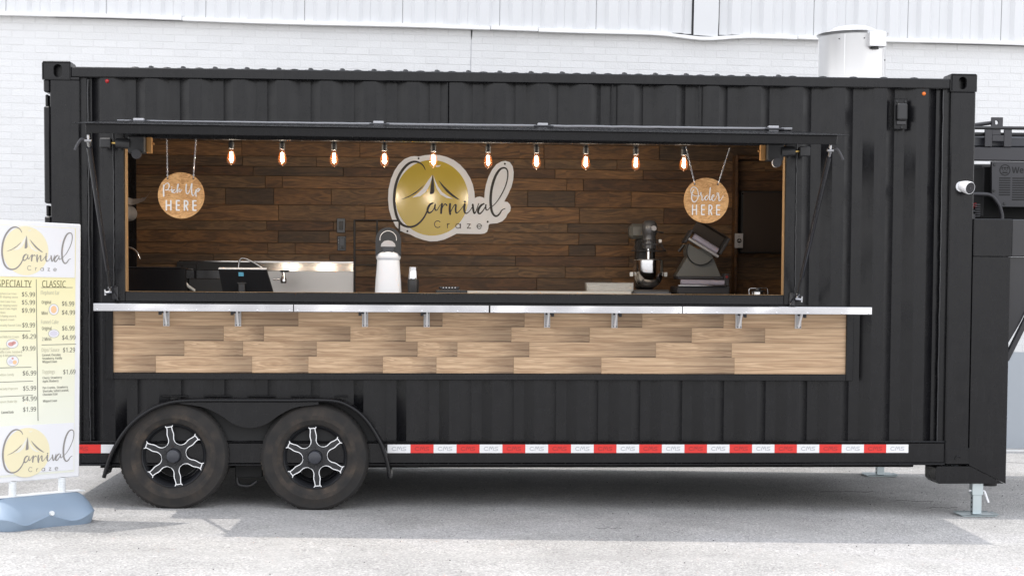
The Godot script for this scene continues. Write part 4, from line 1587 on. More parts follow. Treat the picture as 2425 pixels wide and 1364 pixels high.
func build_generator() -> void:
	var z := -0.5
	var g := thing("portable_generator", "black framed portable generator behind the right end of the trailer", "generator", TB * Transform3D(Basis(), Vector3(3.22, 1.637, z)))
	# lengths below are from the near left foot of the machine
	var st := begin()
	tube(st, [Vector3(-0.16, 0.652, 0), Vector3(0.9, 0.655, 0)], 0.0125, 10)
	tube(st, [Vector3(-0.16, 0.652, -0.55), Vector3(0.9, 0.655, -0.55)], 0.0125, 10)
	tube(st, [Vector3(-0.16, 0.0, -0.02), Vector3(-0.16, 0.652, -0.02)], 0.0125, 10)
	tube(st, [Vector3(0.88, 0.0, -0.02), Vector3(0.88, 0.652, -0.02)], 0.0125, 10)
	tube(st, [Vector3(-0.16, 0.612, -0.03), Vector3(0.9, 0.614, -0.03)], 0.0125, 10)
	obj("tube_frame", st, M.black_plastic, g)
	st = begin()
	slot_plate(st, 0.105, 0.183, 0.645, 0.725, Vector2(0.139, 0.69), 0.03, 0.0301, -0.01, 0.01)
	obj("lifting_lug", st, M.dark_grey, g)
	st = begin()
	cyl(st, Vector3(-0.16, 0.655, -0.06), Vector3(0.14, 0.694, -0.03), 0.014, -1, 10)
	obj("lifting_bar", st, M.dark_grey, g)
	st = begin()
	span(st, 0.056, 0.108, 0.523, 0.64, 0.0, 0.014, 0.002)
	span(st, 0.192, 0.247, 0.523, 0.64, 0.0, 0.014, 0.002)
	span(st, 0.1085, 0.1915, 0.56, 0.602, 0.0, 0.0135, 0.002)
	span(st, 0.1085, 0.17, 0.603, 0.64, -0.002, 0.01, 0.002)
	obj("bracket", st, M.dark_grey, g)
	st = begin()
	span(st, -0.16, 0.9, 0.525, 0.6, -0.12, -0.05, 0.01)
	obj("fuel_tank", st, M.hub_cap, g)
	st = begin()
	span(st, -0.16, 0.9, 0.428, 0.518, -0.06, 0.008, 0.004)
	obj("cross_bar", st, M.dark_grey, g)
	st = begin()
	prism(st, [Vector2(0.114, 0.422), Vector2(0.9, 0.422), Vector2(0.9, 0.11), Vector2(0.194, 0.11), Vector2(0.119, 0.19)], -0.03, 0.0)
	var panel := obj("cover_panel", st, M.dark_grey, g)
	for c in [[0.168, 0.248], [0.262, 0.46], [0.475, 0.7]]:
		for k in (8 if c[0] < 0.2 else 10):
			st = begin()
			span(st, c[0], c[1], 0.303 - k * 0.0165, 0.311 - k * 0.0165, -0.0005, 0.0012)
			obj("louvre", st, M.black_matt, panel)
	for p in [Vector2(0.134, 0.4), Vector2(0.134, 0.219), Vector2(0.208, 0.131)]:
		st = begin()
		cyl(st, Vector3(p.x, p.y, 0), Vector3(p.x, p.y, 0.006), 0.011, 0.009, 8)
		obj("bolt", st, M.black_plastic, panel)
	# round emblem and lettering
	st = begin()
	var xf := Transform3D(Basis(), Vector3(0, 0, 0.0004))
	stroke(st, arc(0.208, 0.363, 0.036, 0.036, 0, 360, 0.0062, 28), xf, 0.0008, 1)
	for k in 3:
		var cx := 0.19 + k * 0.018
		span(st, cx - 0.006, cx + 0.006, 0.373, 0.384, 0.0, 0.0016)
	stroke(st, [Vector3(0.186, 0.37, 0.003), Vector3(0.197, 0.358, 0.003), Vector3(0.208, 0.37, 0.003), Vector3(0.219, 0.358, 0.003), Vector3(0.23, 0.37, 0.003)], xf, 0.0008, 2)
	span(st, 0.19, 0.226, 0.34, 0.35, 0.0, 0.0016)
	obj("emblem", st, M.black_matt, panel)
	st = begin()
	letters(st, "Westinghouse", 0.256, 0.343, 0.042, xf, 0.0, false, true)
	obj("lettering", st, M.black_matt, panel)
	st = begin()
	span(st, -0.15, 0.85, 0.02, 0.42, -0.5, -0.2, 0.02)
	span(st, -0.12, 0.1, 0.03, 0.4, -0.19, -0.08, 0.02)
	obj("engine", st, M.black_matt, g)
	st = begin()
	for k in 6:
		span(st, 0.012, 0.05, 0.04 + k * 0.016, 0.048 + k * 0.016, -0.079, -0.03, 0.001)
	obj("cooling_fins", st, M.dark_grey, g)
	st = begin()
	tube(st, curve([Vector3(-0.12, 0.194, 0), Vector3(0.04, 0.194, 0), Vector3(0.115, 0.183, 0), Vector3(0.17, 0.12, 0), Vector3(0.192, 0.05, 0), Vector3(0.194, 0.004, 0)], 6), 0.0145, 12)
	obj("lower_bar", st, M.dark_grey, g)
	st = begin()
	cyl(st, Vector3(-0.03, 0.11, -0.06), Vector3(0.03, 0.12, -0.06), 0.02, -1, 10)
	obj("fuel_valve", st, M.red_button, g)
	st = begin()
	span(st, -0.03, 0.012, 0.02, 0.06, -0.08, -0.02, 0.004)
	cyl(st, Vector3(0.0, 0.075, -0.02), Vector3(0.0, 0.085, -0.02), 0.01, 0.006, 8)
	obj("carburettor", st, M.dark_grey, g)


func build_security_camera() -> void:
	var c := thing("security_camera", "small white security camera on the right corner post", "camera", inside(2.94, 1.848, 0.0))
	var st := begin()
	cyl(st, Vector3.ZERO, Vector3(0, 0, 0.008), 0.034, 0.034, 24)
	obj("mount", st, M.white_plastic, c)
	var d := Vector3(0.36, -0.22, 0.85).normalized()
	var fr := Transform3D(frame_for(d) * Basis(Vector3.RIGHT, PI / 2), Vector3(0.005, 0.004, 0.012))
	st = begin()
	lathe(st, [Vector2(0.024, 0.0), Vector2(0.034, 0.006), Vector2(0.041, 0.045), Vector2(0.0415, 0.075), Vector2(0.039, 0.08), Vector2(0.0375, 0.0795)], fr, 32)
	obj("shell", st, M.white_plastic, c)
	st = begin()
	lathe(st, [Vector2(0.0375, 0.078), Vector2(0.0, 0.0785)], fr, 32)
	obj("front_glass", st, M.black_gloss, c)
	st = begin()
	lathe(st, [Vector2(0.008, 0.0785), Vector2(0.0075, 0.081), Vector2(0.0, 0.0812)], fr, 16)
	obj("lens", st, M.dark_grey, c)


# ---------------------------------------------------------------- the logo, on a plane of its own: units are those of the drawing, y down

const C_STROKE := [[632, 300, 10], [610, 255, 16], [570, 215, 20], [510, 192, 26], [450, 195, 30], [385, 230, 34], [320, 300, 36], [265, 390, 36], [225, 500, 36], [203, 620, 36], [198, 740, 36], [212, 860, 36], [245, 980, 36], [300, 1060, 34], [370, 1095, 30], [440, 1100, 28], [510, 1075, 26], [570, 1025, 24], [620, 960, 22], [655, 890, 22], [672, 840, 22]]
const SCRIPT := [
	[[745, 768, 16], [710, 778, 28], [678, 820, 32], [665, 868, 30], [684, 902, 24], [722, 888, 18], [755, 842, 14], [776, 792, 12]],
	[[772, 782, 20], [768, 830, 22], [778, 866, 18], [800, 860, 12], [822, 826, 10], [845, 790, 10]],
	[[868, 774, 26], [860, 845, 30], [856, 906, 26]],
	[[862, 855, 12], [888, 800, 12], [915, 776, 16], [935, 796, 20]],
	[[982, 775, 28], [976, 850, 32], [984, 918, 28]],
	[[986, 900, 12], [1012, 842, 12], [1042, 794, 14], [1064, 788, 22], [1060, 850, 26], [1068, 898, 20], [1098, 888, 12], [1140, 840, 10], [1170, 800, 10]],
	[[1188, 776, 30], [1180, 840, 32], [1190, 894, 26], [1218, 904, 14], [1258, 870, 10], [1295, 815, 10]],
	[[1300, 782, 26], [1308, 850, 28], [1322, 904, 22], [1344, 880, 14], [1368, 815, 12], [1382, 768, 12]],
	[[1458, 768, 18], [1420, 790, 28], [1386, 838, 32], [1376, 888, 28], [1400, 908, 22], [1435, 878, 16], [1472, 822, 12], [1490, 782, 12]],
	[[1484, 784, 18], [1484, 834, 20], [1500, 858, 14], [1525, 842, 11], [1555, 805, 10]],
	[[1566, 815, 10], [1640, 738, 12], [1705, 635, 14], [1762, 510, 15], [1790, 395, 16], [1785, 300, 18], [1745, 264, 22], [1690, 280, 28], [1640, 340, 34], [1595, 440, 36], [1565, 560, 36], [1552, 680, 36], [1555, 790, 36], [1572, 880, 32], [1606, 932, 28], [1642, 938, 24], [1680, 905, 20], [1712, 856, 14], [1756, 834, 10]],
]
const TENT_DARK := [
	[[285, 722], [330, 703], [420, 662], [520, 595], [560, 560], [622, 505], [580, 560], [500, 632], [400, 688], [340, 708]],
	[[815, 443], [845, 470], [900, 530], [990, 615], [1118, 716], [1080, 708], [1010, 670], [930, 605], [860, 520]],
	[[737, 362], [749, 430], [757, 520], [762, 600], [752, 628], [728, 640], [697, 642], [704, 560], [716, 470], [729, 410]],
]
const TENT_WHITE := [
	[[731, 372], [690, 425], [650, 485], [600, 560], [540, 622], [450, 692], [560, 672], [640, 612], [692, 520], [722, 430]],
	[[744, 372], [768, 440], [808, 530], [868, 610], [938, 660], [1020, 702], [930, 692], [848, 645], [790, 560], [757, 450]],
	[[772, 243], [812, 240], [852, 232], [830, 256], [796, 264], [778, 256]],
]
const LOGO_BACK := [[540, 118], [620, 100], [720, 90], [830, 95], [930, 118], [1030, 160], [1120, 225], [1200, 310], [1260, 405], [1300, 500], [1322, 600], [1330, 690], [1360, 674], [1400, 667], [1440, 678], [1462, 690], [1468, 600], [1485, 500], [1520, 390], [1570, 290], [1630, 215], [1700, 175], [1760, 165], [1820, 185], [1860, 240], [1875, 320], [1870, 420], [1845, 530], [1800, 630], [1745, 735], [1790, 740], [1825, 775], [1838, 820], [1830, 870], [1792, 910], [1770, 960], [1720, 1010], [1650, 1040], [1580, 1045], [1540, 1050], [1525, 1070], [1522, 1110], [1505, 1160], [1470, 1185], [1420, 1192], [1250, 1192], [1075, 1190], [1000, 1230], [900, 1275], [800, 1298], [700, 1302], [600, 1280], [500, 1245], [420, 1205], [350, 1185], [280, 1155], [220, 1095], [165, 990], [125, 860], [112, 720], [118, 580], [150, 440], [200, 320], [260, 230], [340, 155], [430, 118], [490, 112]]


func flip(list: Array) -> Array:
	var res := []
	for p in list:
		res.append(Vector3(p[0], -p[1], p[2]) if p.size() > 2 else Vector2(p[0], -p[1]))
	return res


# the drawing shared by the big sign and the menu board; xf turns drawing units into metres
func logo_marks(parent: Node, xf: Transform3D, lift: float, dark: Material, white: Material, thin: Material) -> void:
	var unit := xf.basis.x.length()
	var st := begin()
	var at := Transform3D(xf.basis, xf.origin + xf.basis.z.normalized() * lift)
	stroke(st, flip(C_STROKE), at, 0.0012, 5)
	for s in SCRIPT:
		stroke(st, flip(s), at, 0.001, 5)
	stroke(st, [Vector3(1188, -741, 28), Vector3(1192, -741, 28)], at, 0.001, 2)
	obj("script_lettering", st, dark, parent)
	for p in TENT_DARK:
		st = begin()
		prism(st, flip(p), lift / unit, (lift + 0.0012) / unit, xf)
		obj("tent_stripe", st, dark, parent)
	for p in TENT_WHITE:
		st = begin()
		prism(st, flip(p), lift / unit, (lift + 0.0009) / unit, xf)
		obj("tent_highlight", st, white, parent)
	st = begin()
	var w := 10.0
	stroke(st, arc(808, -1061, 44, 47, 42, 318, w, 16), at, 0.0008, 2)
	obj("letter", st, thin, parent)
	st = begin()
	stroke(st, [Vector3(946, -1052, w), Vector3(946, -1112, w)], at, 0.0008, 2)
	stroke(st, arc(974, -1084, 28, 32, 165, 88, w, 6), at, 0.0008, 2)
	obj("letter", st, thin, parent)
	st = begin()
	stroke(st, arc(1094, -1083, 33, 31, 0, 360, w, 22), at, 0.0008, 1)
	stroke(st, [Vector3(1129, -1052, w), Vector3(1129, -1113, w)], at, 0.0009, 2)
	obj("letter", st, thin, parent)
	st = begin()
	for s in [[1224, 1054, 1268, 1054], [1268, 1054, 1224, 1112], [1224, 1112, 1272, 1112]]:
		stroke(st, [Vector3(s[0], -s[1], w), Vector3(s[2], -s[3], w)], at, 0.0008 + 0.00005 * (s[0] % 7), 2)
	obj("letter", st, thin, parent)
	st = begin()
	stroke(st, [Vector3(1362, -1086, w), Vector3(1424, -1086, w)], at, 0.0009, 2)
	stroke(st, arc(1394, -1086, 33, 32, 0, 315, w, 18), at, 0.0008, 1)
	obj("letter", st, thin, parent)


func disc_outline(cx: float, cy: float, rx: float, ry: float, n: int) -> Array:
	var res := []
	for i in n:
		res.append(Vector2(cx + rx * cos(TAU * i / n), cy + ry * sin(TAU * i / n)))
	return res


func build_logo_sign() -> void:
	var u := 0.000567
	var o := thing("logo_sign", "big cut-out logo sign with a gold disc and black script on the plank wall", "sign", TB * Transform3D(Basis(), Vector3(-0.3885, 1.875, -2.296)))
	# the drawing's middle lies at (995, 692)
	var xf := Transform3D(Basis(Vector3(u, 0, 0), Vector3(0, u, 0), Vector3(0, 0, u)), Vector3(-995 * u, 692 * u, 0))
	var st := begin()
	prism(st, flip(LOGO_BACK), 0.0, 0.010 / u, xf)
	obj("backing_panel", st, M.logo_white, o)
	st = begin()
	prism(st, disc_outline(726, -693, 512, 528, 72), 0.0101 / u, 0.0125 / u, xf)
	obj("gold_disc", st, M.gold_ink, o)
	logo_marks(o, xf, 0.0127, M.logo_black, M.logo_white, M.logo_black)
	for p in [[538, 144], [1750, 207], [384, 1162], [1512, 1020]]:
		st = begin()
		var q: Vector3 = xf * Vector3(p[0], -p[1], 0)
		cyl(st, q + Vector3(0, 0, 0.01), q + Vector3(0, 0, 0.014), 0.008, 0.006, 12)
		obj("screw", st, M.logo_black, o)


# ---------------------------------------------------------------- kitchen

func build_kitchen() -> void:
	var steel: Material = M.steel
	# sink with a high splashback
	var sink := thing("steel_sink", "stainless steel sink bench with a tall splashback and gooseneck tap", "sink", inside(-1.85, 0.2, -2.0))
	var st := begin()
	# local: x from -0.68 to 0.692
	span(st, -0.69, 0.692, 0.9, 1.087, -0.3, -0.285, 0.002)
	obj("splashback", st, steel, sink)
	st = begin()
	poly(st, [Vector3(-0.69, 1.0875, -0.284), Vector3(0.692, 1.0875, -0.284), Vector3(0.692, 1.15, -0.2933), Vector3(-0.69, 1.15, -0.2933)], Vector3(0, 0.1, 1))
	span(st, -0.69, 0.692, 1.1502, 1.166, -0.304, -0.296, 0.002)
	obj("splashback_rim", st, M.steel_rim, sink)
	st = begin()
	span(st, -0.69, 0.692, 0.86, 0.899, -0.29, 0.3, 0.004)
	span(st, -0.69, 0.692, 0.2, 0.8595, -0.28, -0.26)
	for x in [-0.66, 0.66]:
		span(st, x - 0.02, x + 0.02, 0.0, 0.8595, 0.25, 0.29)
	obj("bench", st, steel, sink)
	st = begin()
	tube(st, curve([Vector3(0.046, 0.985, 0.1), Vector3(0.04, 1.06, 0.1), Vector3(0.012, 1.1, 0.1), Vector3(-0.04, 1.135, 0.1), Vector3(-0.095, 1.165, 0.1), Vector3(-0.142, 1.178, 0.1), Vector3(-0.166, 1.16, 0.1), Vector3(-0.176, 1.1, 0.1)], 5), 0.008, 10)
	obj("tap", st, M.chrome, sink)
	st = begin()
	cyl(st, Vector3(0.09, 1.017, 0.1), Vector3(0.19, 1.017, 0.1), 0.008, -1, 10)
	lathe(st, [Vector2(0.022, -0.025), Vector2(0.026, 0.0), Vector2(0.014, 0.03), Vector2(0.012, 0.06)], Transform3D(Basis(), Vector3(0.17, 1.015, 0.1)), 16)
	obj("valve", st, M.chrome, sink)
	st = begin()
	span(st, 0.145, 0.212, 1.073, 1.09, 0.085, 0.115, 0.004)
	obj("valve_handle", st, M.black_plastic, sink)

	# black fryer cabinet at the left end, with a switch box behind it
	var fr := thing("fryer_cabinet", "black cabinet appliance low in the left corner of the window", "kitchen appliance", inside(-2.6, 0.2, -1.6))
	st = begin()
	span(st, -0.24, 0.24, 0.0, 1.095, -0.3, 0.1, 0.008)
	obj("body", st, M.black_gloss, fr)
	st = begin()
	span(st, -0.242, 0.2, 1.096, 1.103, -0.3, 0.102, 0.002)
	obj("top_trim", st, M.dark_grey, fr)
	st = begin()
	span(st, 0.2405, 0.5, 0.6, 1.02, -0.25, 0.0, 0.006)
	obj("side_tank", st, M.black_plastic, fr)
	st = begin()
	tube(st, curve([Vector3(0.29, 0.93, 0.03), Vector3(0.25, 0.96, 0.06), Vector3(0.23, 0.985, 0.07), Vector3(0.215, 0.99, 0.06)], 4), 0.012, 8)
	obj("handle", st, M.rib_white, fr)
	var ox := thing("warmer_box", "black box appliance on the sink bench left of the monitor", "kitchen appliance", inside(-2.22, 1.1, -2.08))
	st = begin()
	span(st, -0.34, 0.3, 0.0, 0.19, -0.19, 0.12, 0.006)
	obj("body", st, M.black_gloss, ox)
	st = begin()
	span(st, -0.28, -0.17, 0.195, 0.235, -0.19, -0.15, 0.003)
	span(st, -0.33, 0.3, 0.191, 0.255, -0.195, -0.1905)
	obj("control_box", st, M.black_plastic, ox)

	# spout and paper roll on the left end wall
	var sp := thing("wall_spout", "thin chrome spout bending down from the left end wall", "tap", inside(-2.955, 1.44, -1.5))
	st = begin()
	tube(st, curve([Vector3(0.0, 0.0, 0), Vector3(0.12, 0.006, 0), Vector3(0.19, 0.002, 0), Vector3(0.235, -0.03, 0), Vector3(0.257, -0.08, 0)], 5), 0.0075, 10)
	obj("pipe", st, M.chrome, sp)
	st = begin()
	cyl(st, Vector3(0, 0, 0), Vector3(0.012, 0, 0), 0.022, -1, 14)
	obj("wall_plate", st, M.black_plastic, sp)
	var pr := thing("paper_towel_roll", "grey white paper towel roll with a torn loose sheet in the left corner", "paper towels", inside(-2.8, 1.71, -1.5))
	st = begin()
	cyl(st, Vector3(0, -0.01, -0.14), Vector3(0, -0.01, 0.12), 0.058, -1, 28)
	obj("roll", st, M.paper, pr)
	st = begin()
	var sheet := []
	for v in [[0.0, 0.048], [0.06, 0.04], [0.11, 0.055], [0.15, 0.075], [0.19, 0.14]]:
		sheet.append(v)
	for i in 4:
		var a: Array = sheet[i]
		var b: Array = sheet[i + 1]
		var zf := 0.12 - 0.012 * i
		poly(st, [Vector3(a[0], a[1], zf), Vector3(b[0], b[1], zf - 0.02), Vector3(b[0] * 0.96, b[1] + 0.05 - 0.008 * i, zf - 0.14), Vector3(a[0], a[1] + 0.06 - 0.008 * i, zf - 0.12)], Vector3(0, -0.6, 1))
	obj("loose_sheet", st, M.paper, pr)
	st = begin()
	span(st, -0.15, -0.06, -0.02, 0.02, -0.16, 0.13, 0.004)
	obj("holder", st, M.black_plastic, pr)

	# outlets on the plank wall
	for e in [[-1.2615, 1.649, 0, "black switch plate on the plank wall above the black outlet"], [-1.2565, 1.5085, 1, "black power outlet with white marks, just below the black switch plate"], [1.9075, 1.549, 2, "grey power outlet with a round socket at the right end of the plank wall"]]:
		var o := thing("power_outlet", e[3], "outlet", inside(e[0], e[1], -2.297 if e[2] < 2 else -2.165))
		st = begin()
		span(st, -0.034, 0.034, -0.058, 0.058, 0.0, 0.007, 0.003)
		obj("cover_plate", st, M.black_gloss if e[2] < 2 else M.grey_outlet, o)
		st = begin()
		if e[2] == 0:
			span(st, -0.016, 0.016, -0.033, 0.033, 0.0071, 0.011, 0.002)
			obj("switch", st, M.black_plastic, o)
			for k in 4:
				st = begin()
				span(st, 0.003, 0.012, 0.006 + k * 0.009, 0.011 + k * 0.009, 0.0111, 0.0118)
				obj("marking", st, M.hub_cap, o)
		elif e[2] == 1:
			span(st, -0.02, 0.024, -0.045, 0.045, 0.0071, 0.012, 0.003)
			obj("socket", st, M.black_gloss, o)
			for k in 3:
				st = begin()
				span(st, -0.027, -0.022, 0.002 + k * 0.012, 0.006 + k * 0.012, 0.0071, 0.0082)
				obj("marking", st, M.white_print, o)
			st = begin()
			span(st, -0.006, 0.016, -0.042, -0.02, 0.0121, 0.013, 0.0003)
			obj("plug_face", st, M.dark_grey, o)
		else:
			cyl(st, Vector3(0.002, 0, 0.007), Vector3(0.002, 0, 0.0085), 0.019, -1, 20)
			obj("socket", st, M.black_matt, o)
			st = begin()
			span(st, -0.012, 0.014, -0.003, 0.002, 0.0086, 0.0092)
			span(st, 0.0, 0.005, 0.003, 0.014, 0.0086, 0.0092)
			obj("slot", st, M.grey_outlet, o)
			st = begin()
			for p in [Vector2(0.0, 0.034), Vector2(0.0, -0.034)]:
				cyl(st, Vector3(p.x, p.y, 0.007), Vector3(p.x, p.y, 0.0085), 0.004, -1, 8)
			obj("screw", st, M.dark_grey, o)

	# till monitor seen from behind
	var mo := thing("till_monitor", "black back of a till monitor with a small blue sticker in the window", "monitor", inside(-1.815, 1.112, -0.42))
	st = begin()
	prism(st, [Vector2(-0.138, 0.012), Vector2(0.2, 0.006), Vector2(0.157, 0.168), Vector2(-0.163, 0.17)], -0.02, 0.006)
	var lean := obj("screen_back", st, M.monitor_black, mo)
	st = begin()
	span(st, -0.163, 0.157, 0.1685, 0.1745, -0.03, 0.012, 0.002)
	obj("top_edge", st, M.white_plastic, mo)
	st = begin()
	span(st, -0.03, 0.004, 0.122, 0.149, 0.0061, 0.0072, 0.0003)
	obj("sticker", st, M.blue_label, lean)
	st = begin()
	span(st, -0.045, 0.025, 0.078, 0.083, 0.006, 0.012, 0.001)
	span(st, -0.04, 0.02, 0.068, 0.0775, 0.006, 0.03, 0.002)
	span(st, -0.032, 0.012, 0.01, 0.0675, 0.006, 0.04, 0.004)
	obj("stand_neck", st, M.black_plastic, mo)
	st = begin()
	lathe(st, [Vector2(0.09, 0.0), Vector2(0.09, 0.008), Vector2(0.03, 0.014), Vector2(0, 0.016)], Transform3D(Basis(), Vector3(-0.01, 0, 0.02)), 24)
	obj("stand_foot", st, M.mixer_grey, mo)
	for part in ["screen_back", "top_edge"]:
		mo.get_node(part).rotation.x = deg_to_rad(11.0)

	# white machine with the black domed hood
	var dm := thing("drink_machine", "tall white machine with a black domed hood on the window counter", "drink machine", inside(-0.846, 1.112, -0.5))
	st = begin()
	var body := [[0.0, 0.092, 0.1], [0.1, 0.086, 0.095], [0.2, 0.078, 0.088], [0.235, 0.076, 0.086]]
	for i in 3:
		var a: Array = body[i]
		var b: Array = body[i + 1]
		for k in 32:
			var p := []
			var n := []
			for q in [[a, k], [a, k + 1], [b, k + 1], [b, k]]:
				var t: float = TAU * q[1] / 32.0
				var cx := signf(cos(t)) * pow(absf(cos(t)), 0.6)
				var cz := signf(sin(t)) * pow(absf(sin(t)), 0.6)
				p.append(Vector3(cx * q[0][1], q[0][0], cz * q[0][2]))
				n.append(Vector3(cos(t), 0.05, sin(t)).normalized())
			smooth_quad(st, p, n, [Vector2.ZERO, Vector2.ZERO, Vector2.ZERO, Vector2.ZERO])
	obj("body", st, M.machine_white, dm)
	st = begin()
	lathe(st, [Vector2(0.077, 0.236), Vector2(0.083, 0.245), Vector2(0.085, 0.262), Vector2(0.08, 0.276), Vector2(0.06, 0.29), Vector2(0.0, 0.3)], Transform3D(), 36)
	obj("collar", st, M.machine_white, dm)
	st = begin()
	var hood := []
	for i in 13:
		var t := PI * i / 12
		hood.append(Vector2(cos(t) * 0.086, 0.37 + sin(t) * 0.086))
	hood.append_array([Vector2(-0.086, 0.262), Vector2(-0.058, 0.285), Vector2(0.0, 0.3), Vector2(0.058, 0.285), Vector2(0.086, 0.262)])
	prism(st, hood, -0.07, 0.05)
	obj("hood", st, M.black_plastic, dm)
	st = begin()
	var bead := []
	for i in 19:
		var t := PI * (i / 18.0) * 1.1 - 0.05 * PI
		bead.append(Vector3(cos(t) * 0.056, 0.375 + sin(t) * 0.056, 0.052))
	tube(st, bead, 0.0022, 6)
	obj("hood_rim", st, M.white_plastic, dm)
	st = begin()
	prism(st, [Vector2(-0.05, 0.325), Vector2(0.05, 0.325), Vector2(0.046, 0.345), Vector2(0.028, 0.362), Vector2(0.0, 0.368), Vector2(-0.028, 0.362), Vector2(-0.046, 0.345)], 0.05, 0.054)
	obj("window", st, M.grey_outlet, dm)
	st = begin()
	prism(st, [Vector2(-0.03, 0.285), Vector2(0.03, 0.285), Vector2(0.04, 0.322), Vector2(-0.04, 0.322)], 0.05, 0.06)
	obj("chute", st, M.hub_cap, dm)

	var sh := thing("shaker_cup", "cocktail shaker with a steel top and black lower half", "shaker", inside(-0.676, 1.112, -0.46))
	st = begin()
	lathe(st, [Vector2(0.0, 0.0), Vector2(0.034, 0.0), Vector2(0.036, 0.004), Vector2(0.0385, 0.1), Vector2(0.036, 0.107)], Transform3D(), 28)
	obj("base", st, M.black_plastic, sh)
	st = begin()
	lathe(st, [Vector2(0.036, 0.107), Vector2(0.0345, 0.112), Vector2(0.0275, 0.186), Vector2(0.0285, 0.189), Vector2(0.027, 0.19), Vector2(0.0, 0.185)], Transform3D(), 28)
	obj("steel_top", st, M.chrome, sh)

	# wire rack
	var rk := thing("wire_rack", "tall thin black wire rack beside the white drink machine", "rack", inside(-0.967, 1.1, -1.9))
	for x in [-0.173, 0.001, 0.173]:
		for z in [-0.12, 0.0]:
			st = begin()
			cyl(st, Vector3(x, 0.0, z), Vector3(x, 0.58, z), 0.006, -1, 8)
			obj("upright", st, M.black_plastic, rk)
	for y in [0.02, 0.232, 0.348, 0.578]:
		st = begin()
		for z in [-0.12, 0.0]:
			cyl(st, Vector3(-0.173, y, z), Vector3(0.173, y, z), 0.0045, -1, 6)
		for x in [-0.173, 0.173]:
			cyl(st, Vector3(x, y, -0.12), Vector3(x, y, 0.0), 0.003, -1, 6)
		for k in 5:
			cyl(st, Vector3(-0.173, y, -0.1 + k * 0.02), Vector3(0.173, y, -0.1 + k * 0.02), 0.0014, -1, 5)
		obj("wire_shelf", st, M.black_plastic, rk)

	var tb := thing("tabletop_burner", "flat black appliance with a round dial beside the shaker", "kitchen appliance", inside(-0.415, 1.112, -0.5))
	st = begin()
	span(st, -0.108, 0.105, 0.0, 0.034, -0.12, 0.08, 0.006)
	obj("body", st, M.black_plastic, tb)
	st = begin()
	span(st, -0.085, 0.055, 0.042, 0.058, -0.1, 0.03, 0.004)
	span(st, -0.07, 0.045, 0.035, 0.0415, -0.08, 0.02)
	obj("top_plate", st, M.black_gloss, tb)
	st = begin()
	for k in 5:
		span(st, -0.06 + k * 0.02, -0.052 + k * 0.02, 0.047, 0.053, 0.0301, 0.0308)
	obj("marking", st, M.white_print, tb)
	st = begin()
	cyl(st, Vector3(0.045, 0.02, 0.08), Vector3(0.045, 0.02, 0.092), 0.017, 0.015, 20)
	obj("dial", st, M.black_gloss, tb)

	# work table along the back wall with its white board
	var wt := thing("work_table", "steel work table with a white top board along the back plank wall", "table", inside(0.6, 0.2, -1.75))
	st = begin()
	span(st, -0.9, 1.25, 0.885, 0.905, -0.54, 0.36, 0.003)
	obj("table_top", st, steel, wt)
	st = begin()
	span(st, -0.88, 0.345, 0.906, 0.94, -0.45, 0.35, 0.004)
	obj("white_board", st, M.board_white, wt)
	for x in [-0.86, 1.2]:
		for z in [-0.5, 0.32]:
			st = begin()
			cyl(st, Vector3(x, 0.0, z), Vector3(x, 0.884, z), 0.02, -1, 10)
			obj("leg", st, steel, wt)
	var cb := thing("clear_container", "low clear plastic box on the white board left of the mixer", "food container", inside(0.8, 1.1405, -1.6))
	st = begin()
	for w in [[-0.175, 0.175, 0.06, 0.063], [-0.175, 0.175, -0.063, -0.06]]:
		span(st, w[0], w[1], 0.0, 0.062, w[2], w[3])
	for w in [-0.178, 0.1755]:
		span(st, w, w + 0.0025, 0.0, 0.062, -0.063, 0.063)
	span(st, -0.175, 0.175, 0.0005, 0.003, -0.0595, 0.0595)
	obj("box", st, M.clear_plastic, cb)
	st = begin()
	span(st, -0.18, 0.18, 0.0625, 0.068, -0.066, 0.066, 0.002)
	obj("lid", st, M.clear_plastic, cb)
	st = begin()
	span(st, -0.165, 0.165, 0.0035, 0.035, -0.055, 0.055, 0.008)
	obj("contents", st, M.paper, cb)

	build_mixer()
	build_sheeter()

	var pot := thing("steel_canister", "low steel canister with a wire bail at the right end of the window", "canister", inside(1.672, 1.112, -0.35))
	st = begin()
	cyl(st, Vector3(0, 0, 0), Vector3(0, 0.032, 0), 0.044, -1, 28)
	obj("body", st, M.chrome, pot)
	st = begin()
	lathe(st, [Vector2(0.046, 0.032), Vector2(0.046, 0.04), Vector2(0.02, 0.045), Vector2(0.016, 0.06), Vector2(0, 0.062)], Transform3D(), 28)
	obj("lid", st, M.black_plastic, pot)
	st = begin()
	tube(st, curve([Vector3(-0.062, 0.01, 0.0), Vector3(-0.064, 0.045, 0), Vector3(-0.055, 0.056, 0), Vector3(-0.03, 0.058, 0), Vector3(0.03, 0.06, 0), Vector3(0.055, 0.06, 0), Vector3(0.064, 0.05, 0), Vector3(0.066, 0.01, 0)], 4), 0.0025, 6)
	obj("bail", st, M.chrome, pot)


